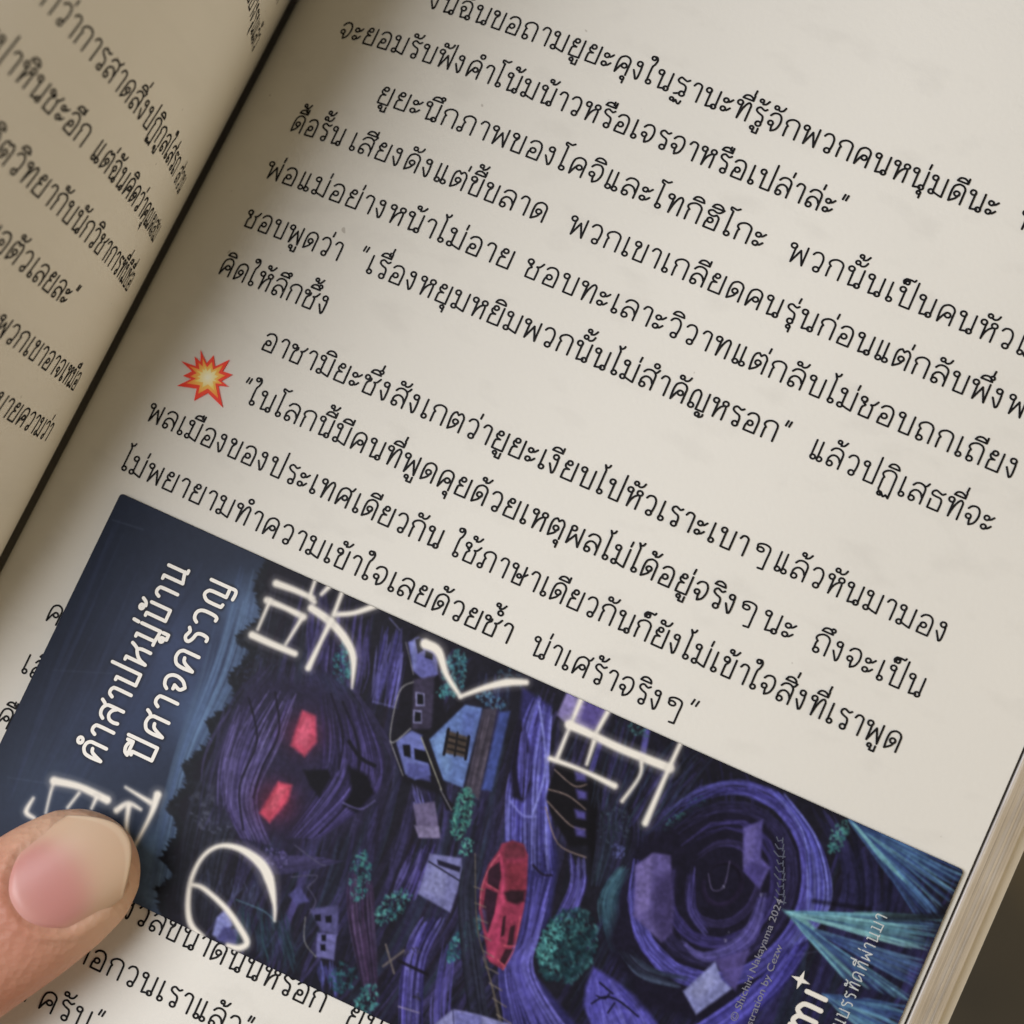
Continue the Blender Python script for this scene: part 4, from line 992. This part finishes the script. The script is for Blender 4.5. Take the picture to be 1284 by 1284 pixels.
bookmark = tag(empty('bookmark', (*card_xy(0, 0), 0)), 'glossy dark blue illustrated bookmark lying across the page of text under the thumb', 'bookmark')
NU, NV = 900, 356
def card_mesh():
    R = .0055
    u = np.linspace(0, CARD_L, NU + 1); v = np.linspace(0, CARD_W, NV + 1)
    A, B = np.meshgrid(u, v, indexing='ij')
    A = A.copy(); B = B.copy()
    for ca, cb in ((0, 0), (CARD_L, 0), (0, CARD_W), (CARD_L, CARD_W)):      # rounded corners: slide the corner points inwards
        da = np.abs(A - ca); db = np.abs(B - cb); sa = 1 if ca == 0 else -1; sb = 1 if cb == 0 else -1
        msk = (da < R) & (db < R)
        xa = (R - da[msk]) / R; xb = (R - db[msk]) / R
        na = xa * np.sqrt(1 - xb * xb / 2); nb = xb * np.sqrt(1 - xa * xa / 2)
        A[msk] = ca + sa * R * (1 - na); B[msk] = cb + sb * R * (1 - nb)
    px = np.clip(A * 1000, 0, PW - 1.001); py = np.clip(B * 1000, 0, PH - 1.001)
    ix = px.astype(int); iy = py.astype(int); tx = (px - ix)[..., None]; ty = (py - iy)[..., None]
    c = (canvas[iy, ix] * (1 - tx) + canvas[iy, ix + 1] * tx) * (1 - ty) + (canvas[iy + 1, ix] * (1 - tx) + canvas[iy + 1, ix + 1] * tx) * ty
    c = np.where(c <= .04045, c / 12.92, ((c + .055) / 1.055) ** 2.4)
    x = CARD_O[0] + A * _ex[0] + B * _ey[0]; y = CARD_O[1] + A * _ex[1] + B * _ey[1]
    z = -0.12483 * (1 + 0.87156 * (y + .6)) * np.exp(-np.maximum(x, 0) / 0.18493) + 0.03231 * (x - .7) * (y + .6) + .005
    n = (NU + 1) * (NV + 1)
    top = np.stack([x, y, z], -1).reshape(-1, 3)
    k = NV + 1
    rim = np.array([i * k for i in range(NU + 1)] + [NU * k + j for j in range(1, NV + 1)] + [i * k + NV for i in range(NU - 1, -1, -1)] + [j for j in range(NV - 1, 0, -1)])
    low = top[rim] - np.array([0, 0, CARD_T])
    co = np.concatenate([top, low])
    i, j = np.meshgrid(np.arange(NU), np.arange(NV), indexing='ij'); q = (i * k + j).ravel()
    quads = np.stack([q, q + 1, q + k + 1, q + k], 1)
    r = len(rim); a = np.arange(r); b = (a + 1) % r
    side = np.stack([rim[a], rim[b], n + b, n + a], 1)
    quads = np.concatenate([quads, side])
    me = bpy.data.meshes.new('card')
    me.vertices.add(len(co)); me.vertices.foreach_set('co', co.astype(np.float32).ravel())
    me.loops.add(4 * len(quads)); me.loops.foreach_set('vertex_index', quads.astype(np.int32).ravel())
    me.polygons.add(len(quads)); me.polygons.foreach_set('loop_start', np.arange(0, 4 * len(quads), 4, dtype=np.int32))
    me.polygons.foreach_set('loop_total', np.full(len(quads), 4, np.int32))
    me.update(calc_edges=True); me.validate()
    at = me.color_attributes.new('print', 'FLOAT_COLOR', 'POINT')
    cc = np.ones((len(co), 4), np.float32); cc[:n, :3] = c.reshape(-1, 3); cc[n:, :3] = .16
    at.data.foreach_set('color', cc.ravel())
    return me
m, nt, b = material('printed_card', (60, 60, 90), .5, .12)
at = nd(nt, 'ShaderNodeAttribute', attribute_name='print')
nt.links.new(at.outputs['Color'], b.inputs['Base Color'])
tc = nd(nt, 'ShaderNodeTexCoord'); nz = nd(nt, 'ShaderNodeTexNoise'); nz.inputs['Scale'].default_value = 60; nz.inputs['Detail'].default_value = 2
nt.links.new(tc.outputs['Object'], nz.inputs[0])
bp = nd(nt, 'ShaderNodeBump'); bp.inputs['Strength'].default_value = .03; bp.inputs['Distance'].default_value = .003
nt.links.new(nz.outputs[0], bp.inputs['Height']); nt.links.new(bp.outputs[0], b.inputs['Normal'])
o = obj('card', card_mesh(), m); o.parent = bookmark; o.matrix_parent_inverse = Matrix.Translation(bookmark.location).inverted()

WHITE, _n, _b = material('white_print', (232, 228, 218), .4, .4)
GREY, _n, _b = material('grey_print', (132, 132, 142), .4, .2)
FAINT, _n, _b = material('faint_print', (84, 88, 104), .4, .2)
PALE, _n, _b = material('pale_print', (205, 210, 208), .4, .2)
def on_card(name, V, F, mat):
    o = obj(name, (V, F), mat); o.parent = bookmark; o.matrix_parent_inverse = Matrix.Translation(bookmark.location).inverted()
    return o
def card_text(name, text, a0, b0, b1, height, hw, loops, mat, glyphs=None, gap=18, a1=None):
    w, st = lay_text(text, loops=loops, gap=gap, glyphs=glyphs)
    k = (b0 - b1) / w / (height / 100) ; u = height / 100
    V = []; F = []
    a1 = a0 if a1 is None else a1
    ribbon([[(px * k, py) for px, py in s] for s in st], hw, V, F,
           lambda px, py, l: card_point((a0 + (a1 - a0) * px / (w * k) - py * u) / 1000, (b0 - px * u) / 1000, l), .0005, .000004)
    on_card(name, V, F, mat)
for (text, a0, b0, b1) in TITLE:
    card_text('title_text', text, a0, b0, b1, TITLE_H, 8.2, False, WHITE, TITLE_GLYPHS, 20)
card_text('slogan_text', 'ลูกบ้านบรรทัดที่ผ่านมา', 1187, 305, 96, 13.5, 5.0, False, PALE, TITLE_GLYPHS, 20, 1181)
def latin(name, text, a0, b0, b1, size, mat, a1=None):
    c = bpy.data.curves.new(name, 'FONT'); c.body = text; c.size = 1
    t = bpy.data.objects.new(name, c); scene.collection.objects.link(t)
    dg = bpy.context.evaluated_depsgraph_get(); me = bpy.data.meshes.new_from_object(t.evaluated_get(dg))
    V0 = [tuple(v.co) for v in me.vertices]; F = [tuple(p.vertices) for p in me.polygons]
    bpy.data.objects.remove(t); bpy.data.curves.remove(c); bpy.data.meshes.remove(me)
    w = max(v[0] for v in V0); a1 = a0 if a1 is None else a1
    V = [card_point((a0 + (a1 - a0) * v[0] / w - v[1] * size) / 1000, (b0 - (b0 - b1) * v[0] / w) / 1000, .0006) for v in V0]
    on_card(name, V, F, mat)
latin('credit_text', '© Shichiri Nakayama 2024', 1058, 300, 132, 13, GREY, 1052)
latin('credit_text', 'Illustration by Cezw', 1079, 316, 186, 13, GREY, 1074)
# maker's logo: rounded letters u m i with a four-pointed star as the dot
LOGO = {'u': (74, "8,70 8,18 22,0 42,0 58,16 58,70; 58,30 58,0"), 'm': (104, "8,0 8,70; 8,46 22,66 38,62 46,48 46,0; 46,46 60,66 76,62 86,48 86,0"), 'i': (18, "8,0 8,62"), 'z': (64, "6,68 52,68! 6,2! 54,2")}
w = 0; V = []; F = []; x = 0
for ch in 'izumi'[2:]:
    ww, s = LOGO[ch]
    ribbon([[(px + x, py) for px, py in q] for q in parse_strokes(s)], 7.5, V, F, lambda px, py, l: card_point((1151 - py * .42) / 1000, (312 - px * .41) / 1000, l), .0006, .000004)
    x += ww + 12
c0 = len(V)
for k in range(8):
    r = 13 if k % 2 == 0 else 4; a = k * math.pi / 4
    V.append(card_point((1112 + r * math.cos(a)) / 1000, (216 + r * math.sin(a)) / 1000, .0007))
F.append(tuple(range(c0, c0 + 8)))
on_card('maker_logo', V, F, WHITE)
V = []; F = []
for (a, b, s) in [(1016 + 4 * k, 62 + 9 * k, 4 + 2 * ((k * 7) % 3)) for k in range(9)]:
    ribbon([[(a - s, b - 2), (a, b + 2), (a + s, b - 1)], [(a + 4, b - s), (a + 6, b + 2)]], .8, V, F, lambda px, py, l: card_point(px / 1000, py / 1000, l), .0005, .000004)
on_card('flourish_text', V, F, FAINT)

# ---------------------------------------------------------------- starburst sticker on the page margin
star = tag(empty('star_sticker', (0.135, -0.66, 0)), 'small red and yellow starburst sticker on the page margin beside the gutter', 'sticker')
def star_layer(scale, lift, name, mat, thick):
    V = []; F = []
    P = [(STAR_C[0] + (p[0] - STAR_C[0]) * scale, STAR_C[1] + (p[1] - STAR_C[1]) * scale) for p in STAR]
    V.append((STAR_C[0], STAR_C[1], z_right(*STAR_C) + lift))
    V += [(x, y, z_right(x, y) + lift) for x, y in P]
    n = len(P)
    F += [(0, 1 + i, 1 + (i + 1) % n) for i in range(n)]
    V += [(x, y, z_right(x, y) + lift - thick) for x, y in P]
    F += [(1 + i, 1 + n + i, 1 + n + (i + 1) % n, 1 + (i + 1) % n) for i in range(n)]
    o = obj(name, (V, F), mat); o.parent = star; o.matrix_parent_inverse = Matrix.Translation(star.location).inverted()
def sticker_mat(name, inner, outer, r):
    m, nt, b = material(name, inner, .4, .4)
    g = nd(nt, 'ShaderNodeNewGeometry'); v = nd(nt, 'ShaderNodeVectorMath', operation='DISTANCE'); v.inputs[1].default_value = (STAR_C[0], STAR_C[1], z_right(*STAR_C))
    nt.links.new(g.outputs['Position'], v.inputs[0])
    mr = nd(nt, 'ShaderNodeMapRange'); mr.inputs[2].default_value = r; nt.links.new(v.outputs['Value'], mr.inputs[0])
    nt.links.new(ramp(nt, mr.outputs[0], [(.1, inner), (1, outer)]), b.inputs['Base Color'])
    return m
star_layer(1.0, .0022, 'red_burst', sticker_mat('sticker_red', (255, 84, 60), (240, 46, 34), .05), .0018)
star_layer(.70, .0026, 'orange_burst', sticker_mat('sticker_orange', (255, 220, 110), (252, 150, 60), .032), .0002)
star_layer(.44, .0030, 'yellow_burst', sticker_mat('sticker_yellow', (255, 252, 225), (252, 226, 110), .018), .0002)

# ---------------------------------------------------------------- the hand: thumb on the bookmark, palm below the book's lower edge, fingers under it
TH_S = [0, .004, .012, .03, .06, .10, .15, .20, .27, .34, .42, .52, .64, .78, .95, 1.15, 1.4, 1.8, 2.4]
TH_W = [.004, .023, .043, .066, .085, .094, .098, .0985, .098, .100, .098, .097, .100, .12, .18, .25, .26, .20, .19]
TH_H = [.004, .018, .030, .044, .056, .063, .069, .072, .074, .078, .076, .078, .086, .10, .13, .15, .16, .15, .15]
TH_Z = [.040, .041, .043, .048, .056, .064, .072, .078, .086, .093, .098, .098, .085, .05, -.02, -.08, -.12, -.16, -.22]
def axis_point(s):
    P = np.array([.364, -1.294]); n = 40; a0 = math.atan2(-.86, -.5)
    ds = s / n
    for k in range(n):
        q = (k + .5) * ds
        a = a0 + .42 * min(1, max(0, (q - .3) / .35)) - .25 * min(1, max(0, (q - 1.0) / .5))
        P = P + ds * np.array([math.cos(a), math.sin(a)])
    return P
def th(s, tab):
    return float(np.interp(s, TH_S, tab))
AX = np.array([.5, .86]) / math.hypot(.5, .86); PERP = np.array([AX[1], -AX[0]])
def tube(rings, nseg=28):
    V = []; F = []
    for r in rings:
        V += r
    for j in range(len(rings) - 1):
        for i in range(nseg):
            a = j * nseg + i; b = j * nseg + (i + 1) % nseg
            F.append((a, b, b + nseg, a + nseg))
    F += [tuple(reversed(range(nseg))), tuple(range((len(rings) - 1) * nseg, len(rings) * nseg))]
    return V, F
hb = bmesh.new()
def add_tube(rings, nseg=28):
    V, F = tube(rings, nseg)
    vs_ = [hb.verts.new(v) for v in V]
    for f in F:
        hb.faces.new([vs_[i] for i in f])
rings = []
ss = list(np.linspace(0, .06, 9)) + list(np.linspace(.08, .95, 34)) + list(np.linspace(1.05, 2.4, 16))
for s in ss:
    c = axis_point(s); d = axis_point(s + .01) - axis_point(max(0, s - .01)); d /= np.hypot(*d); pr = np.array([-d[1], d[0]])
    w, h, z = th(s, TH_W), th(s, TH_H), th(s, TH_Z)
    ring = []
    for k in range(28):
        a = 2 * math.pi * k / 28
        cx = math.copysign(abs(math.cos(a)) ** .92, math.cos(a)); sx = math.copysign(abs(math.sin(a)) ** .92, math.sin(a))
        knuckle = .004 * math.exp(-((s - .37) / .03) ** 2) * max(0, math.sin(a))
        ring.append((c[0] + pr[0] * w * cx, c[1] + pr[1] * w * cx, z + (h + knuckle) * sx))
    rings.append(ring)
add_tube(rings)
def limb(pts, rad, nseg=20, n=7):
    P = [np.array(p, float) for p in catmull([tuple(p) for p in [(p[0], p[1]) for p in pts]], n)]
    Zs = np.interp(np.linspace(0, 1, len(P)), np.linspace(0, 1, len(pts)), [p[2] for p in pts])
    R = np.interp(np.linspace(0, 1, len(P)), np.linspace(0, 1, len(rad)), rad)
    C = [np.array([p[0], p[1], z]) for p, z in zip(P, Zs)]
    rings = []
    for i, c in enumerate(C):
        t = C[min(i + 1, len(C) - 1)] - C[max(0, i - 1)]; t /= np.linalg.norm(t)
        u = np.cross(t, (0, 0, 1)); u /= np.linalg.norm(u); v = np.cross(u, t)
        rings.append([tuple(c + R[i] * (u * math.cos(2 * math.pi * k / nseg) + v * math.sin(2 * math.pi * k / nseg))) for k in range(nseg)])
    t = C[-1] - C[-2]; t /= np.linalg.norm(t)
    for g in (.5, .85, .99):
        c = C[-1] + t * R[-1] * g; r = R[-1] * math.sqrt(1 - g * g) + .002
        u = np.cross(t, (0, 0, 1)); u /= np.linalg.norm(u); v = np.cross(u, t)
        rings.append([tuple(c + r * (u * math.cos(2 * math.pi * k / nseg) + v * math.sin(2 * math.pi * k / nseg))) for k in range(nseg)])
    add_tube(rings, nseg)
for k, (bx_, ln, spread) in enumerate(((-.06, .80, -.02), (.13, .92, .06), (.31, .86, .14), (.47, .68, .22))):
    y0 = -2.24 - .04 * k
    limb([(bx_ + .02, y0 - .25, -.16), (bx_ + .05, y0, -.25), (bx_ + .08 + spread * .5, y0 + ln * .45, -.29), (bx_ + .10 + spread, y0 + ln * .78, -.285), (bx_ + .11 + spread * 1.2, y0 + ln, -.27)],
         [.10, .098, .090, .082, .070])
limb([(-.02, -2.75, -.14), (.08, -2.5, -.16), (.16, -2.28, -.20)], [.17, .20, .16])
limb([(.25, -2.75, -.16), (.32, -2.5, -.18), (.36, -2.32, -.21)], [.15, .19, .15])
bmesh.ops.recalc_face_normals(hb, faces=hb.faces[:])
hm = bpy.data.meshes.new('hand_parts'); hb.to_mesh(hm); hb.free()
tmp = bpy.data.objects.new('hand_parts', hm); scene.collection.objects.link(tmp)
r_ = tmp.modifiers.new('r', 'REMESH'); r_.mode = 'VOXEL'; r_.voxel_size = .006; r_.use_smooth_shade = True
s_ = tmp.modifiers.new('s', 'SMOOTH'); s_.factor = .5; s_.iterations = 8
dg = bpy.context.evaluated_depsgraph_get()
skin_mesh = bpy.data.meshes.new_from_object(tmp.evaluated_get(dg))
bpy.data.objects.remove(tmp); bpy.data.meshes.remove(hm)
skin_mesh.name = 'hand'
co = np.zeros(len(skin_mesh.vertices) * 3, np.float32); skin_mesh.vertices.foreach_get('co', co); co = co.reshape(-1, 3)
al = -((co[:, 0] - .364) * AX[0] + (co[:, 1] + 1.294) * AX[1]); la = (co[:, 0] - .364) * PERP[0] + (co[:, 1] + 1.294) * PERP[1]
# the skin folds up round the nail and dips below it
qq = np.clip(np.abs(la) / .066, 0, 1.6)
back = .148 - .040 * np.minimum(qq, 1.2) ** 2.4
d_side = np.abs(la) - .066; d_back = al - back
dist = np.maximum(d_side, d_back)
topside = (co[:, 2] > .07) & (al > .02) & (al < .30)
fold = np.where(topside, .0042 * np.exp(-((dist - .006) / .0075) ** 2) * np.clip((al - .05) / .05, 0, 1) - .0045 / (1 + np.exp((dist + .006) / .003)), 0)
co[:, 2] += fold; skin_mesh.vertices.foreach_set('co', co.ravel()); skin_mesh.update()
def mixc(a, b, t):
    return np.array(a)[None] * (1 - t[:, None]) + np.array(b)[None] * t[:, None]
lin = lambda c: srgb(c)
t1 = np.clip((al - .03) / .16, 0, 1); t1 = t1 * t1 * (3 - 2 * t1)
colr = mixc(lin(SKIN_TIP), lin(SKIN), t1)
t2 = np.exp(-((al - .15) / .03) ** 2) * np.exp(-(la / .075) ** 2) * .35
colr = colr * (1 - t2[:, None]) + np.array(lin((176, 104, 84)))[None] * t2[:, None]
at_ = skin_mesh.color_attributes.new('tone', 'FLOAT_COLOR', 'POINT')
cc = np.ones((len(co), 4), np.float32); cc[:, :3] = colr; at_.data.foreach_set('color', cc.ravel())
m, nt, b = material('skin', SKIN, .48, .35)
at = nd(nt, 'ShaderNodeAttribute', attribute_name='tone')
tc = nd(nt, 'ShaderNodeTexCoord'); n1 = nd(nt, 'ShaderNodeTexNoise'); n1.inputs['Scale'].default_value = 9; n1.inputs['Detail'].default_value = 4
nt.links.new(tc.outputs['Object'], n1.inputs[0])
mx = nd(nt, 'ShaderNodeMix', data_type='RGBA', blend_type='MULTIPLY'); mx.inputs[0].default_value = .55
nt.links.new(at.outputs['Color'], mx.inputs[6]); nt.links.new(ramp(nt, n1.outputs[0], [(.3, (232, 205, 198)), (.65, (255, 255, 255))]), mx.inputs[7])
nt.links.new(mx.outputs[2], b.inputs['Base Color'])
b.inputs['Subsurface Weight'].default_value = .22; b.inputs['Subsurface Radius'].default_value = (1.0, .4, .22); b.inputs['Subsurface Scale'].default_value = .035
vo = nd(nt, 'ShaderNodeTexVoronoi'); vo.inputs['Scale'].default_value = 95; n2 = nd(nt, 'ShaderNodeTexNoise'); n2.inputs['Scale'].default_value = 55; n2.inputs['Detail'].default_value = 5
wv = nd(nt, 'ShaderNodeMath', operation='ADD')
nt.links.new(tc.outputs['Object'], vo.inputs['Vector']); nt.links.new(tc.outputs['Object'], n2.inputs[0])
nt.links.new(vo.outputs['Distance'], wv.inputs[0]); nt.links.new(n2.outputs[0], wv.inputs[1])
bp = nd(nt, 'ShaderNodeBump'); bp.inputs['Strength'].default_value = .30; bp.inputs['Distance'].default_value = .004
nt.links.new(wv.outputs[0], bp.inputs['Height']); nt.links.new(bp.outputs[0], b.inputs['Normal'])
hand = obj('hand', skin_mesh, m, None, True)
tag(hand, 'bare hand with its thumb pressing down on the dark bookmark', 'hand')

# thumbnail: a curved plate seated in the skin, its free edge running past the fingertip
_p = np.polyfit([-.02, 0, .03, .06, .10, .15], [.083, .0945, .107, .1165, .1285, .1425], 3)
NAIL_TOP = lambda s: float(np.polyval(_p, s))
def nail_mesh():
    nu, nv = 44, 36; V = []; col = []
    NWID = .066
    for i in range(nu + 1):
        for j in range(nv + 1):
            q = -1 + 2 * j / nv; t = i / nu
            s0 = -.013 + .052 * abs(q) ** 2.2; s1 = .148 - .040 * abs(q) ** 2.4
            s = s0 + (s1 - s0) * t
            tip = min(1, max(0, (.07 - s) / .09))
            wd = NWID * (1 - .10 * max(0, (s - .09) / .06)) * (1 - .16 * tip * tip)
            lat = q * wd; se = max(s, .07)
            w, h = th(se, TH_W), th(se, TH_H)
            top = NAIL_TOP(s) - h * (1 - math.sqrt(max(.02, 1 - (lat / w) ** 2)))
            lift = .0020 - .0085 * abs(q) ** 5 * (1 - .5 * tip) - .009 * max(0, (t - .88) / .12) ** 2
            c = np.array([.364, -1.294]) - s * AX + lat * PERP
            V.append((c[0], c[1], top + lift))
            e = 1 / (1 + math.exp(-(s - (.050 + .034 * abs(q) ** 2)) / .0095)); lu = math.exp(-((s - .148) / .022) ** 2)
            a_ = np.array(srgb(NAIL_FREE)); p_ = np.array(srgb(NAIL_BED)); 
            c3 = a_ * (1 - e) + p_ * e; c3 = c3 * (1 - .45 * lu) + np.array(srgb((214, 168, 154))) * .45 * lu
            sk = min(1, max(0, (abs(q) - .74) / .26)) * .65; c3 = c3 * (1 - sk) + np.array(srgb(SKIN_TIP)) * sk
            if t < .05:
                c3 = c3 * .75 + np.array(srgb((228, 210, 184))) * .25
            col.append((*c3, 1))
    n = len(V); k = nv + 1
    V += [(x, y, z - .0035) for x, y, z in V]; col += col
    F = []
    for i in range(nu):
        for j in range(nv):
            q = i * k + j
            F.append((q, q + k, q + k + 1, q + 1)); F.append((n + q, n + q + 1, n + q + k + 1, n + q + k))
    rim = [i * k for i in range(nu + 1)] + [nu * k + j for j in range(1, nv + 1)] + [i * k + nv for i in range(nu - 1, -1, -1)] + [j for j in range(nv - 1, 0, -1)]
    for i in range(len(rim)):
        p, q = rim[i], rim[(i + 1) % len(rim)]
        F.append((p, n + p, n + q, q))
    me = bpy.data.meshes.new('fingernail'); me.from_pydata(V, [], F); me.validate()
    at = me.color_attributes.new('tone', 'FLOAT_COLOR', 'POINT'); at.data.foreach_set('color', np.array(col, np.float32).ravel())
    return me
m, nt, b = material('nail', NAIL_BED, .36, .35)
at = nd(nt, 'ShaderNodeAttribute', attribute_name='tone'); nt.links.new(at.outputs['Color'], b.inputs['Base Color'])
b.inputs['Subsurface Weight'].default_value = .15; b.inputs['Subsurface Radius'].default_value = (1, .5, .35); b.inputs['Subsurface Scale'].default_value = .015
tc = nd(nt, 'ShaderNodeTexCoord'); n2 = nd(nt, 'ShaderNodeTexNoise'); n2.inputs['Scale'].default_value = 30; nt.links.new(tc.outputs['Object'], n2.inputs[0])
bp = nd(nt, 'ShaderNodeBump'); bp.inputs['Strength'].default_value = .05; bp.inputs['Distance'].default_value = .004; nt.links.new(n2.outputs[0], bp.inputs['Height']); nt.links.new(bp.outputs[0], b.inputs['Normal'])
obj('fingernail', nail_mesh(), m, hand, True)

# ---------------------------------------------------------------- the dark floor far below the book
m, nt, b = material('floor_cloth', (70, 66, 54), .9, .15)
tc = nd(nt, 'ShaderNodeTexCoord'); n1 = nd(nt, 'ShaderNodeTexNoise'); n1.inputs['Scale'].default_value = FLOOR_SCALE; n1.inputs['Detail'].default_value = 3
nt.links.new(tc.outputs['Object'], n1.inputs[0])
nt.links.new(ramp(nt, n1.outputs[0], [(.32, (100, 98, 92)), (.48, (114, 110, 100)), (.57, (138, 128, 106)), (.66, (184, 190, 198))]), b.inputs['Base Color'])
floor = obj('floor', ([(-30, -30, -3.2), (30, -30, -3.2), (30, 30, -3.2), (-30, 30, -3.2)], [(0, 1, 2, 3)]), m)
floor['kind'] = 'structure'
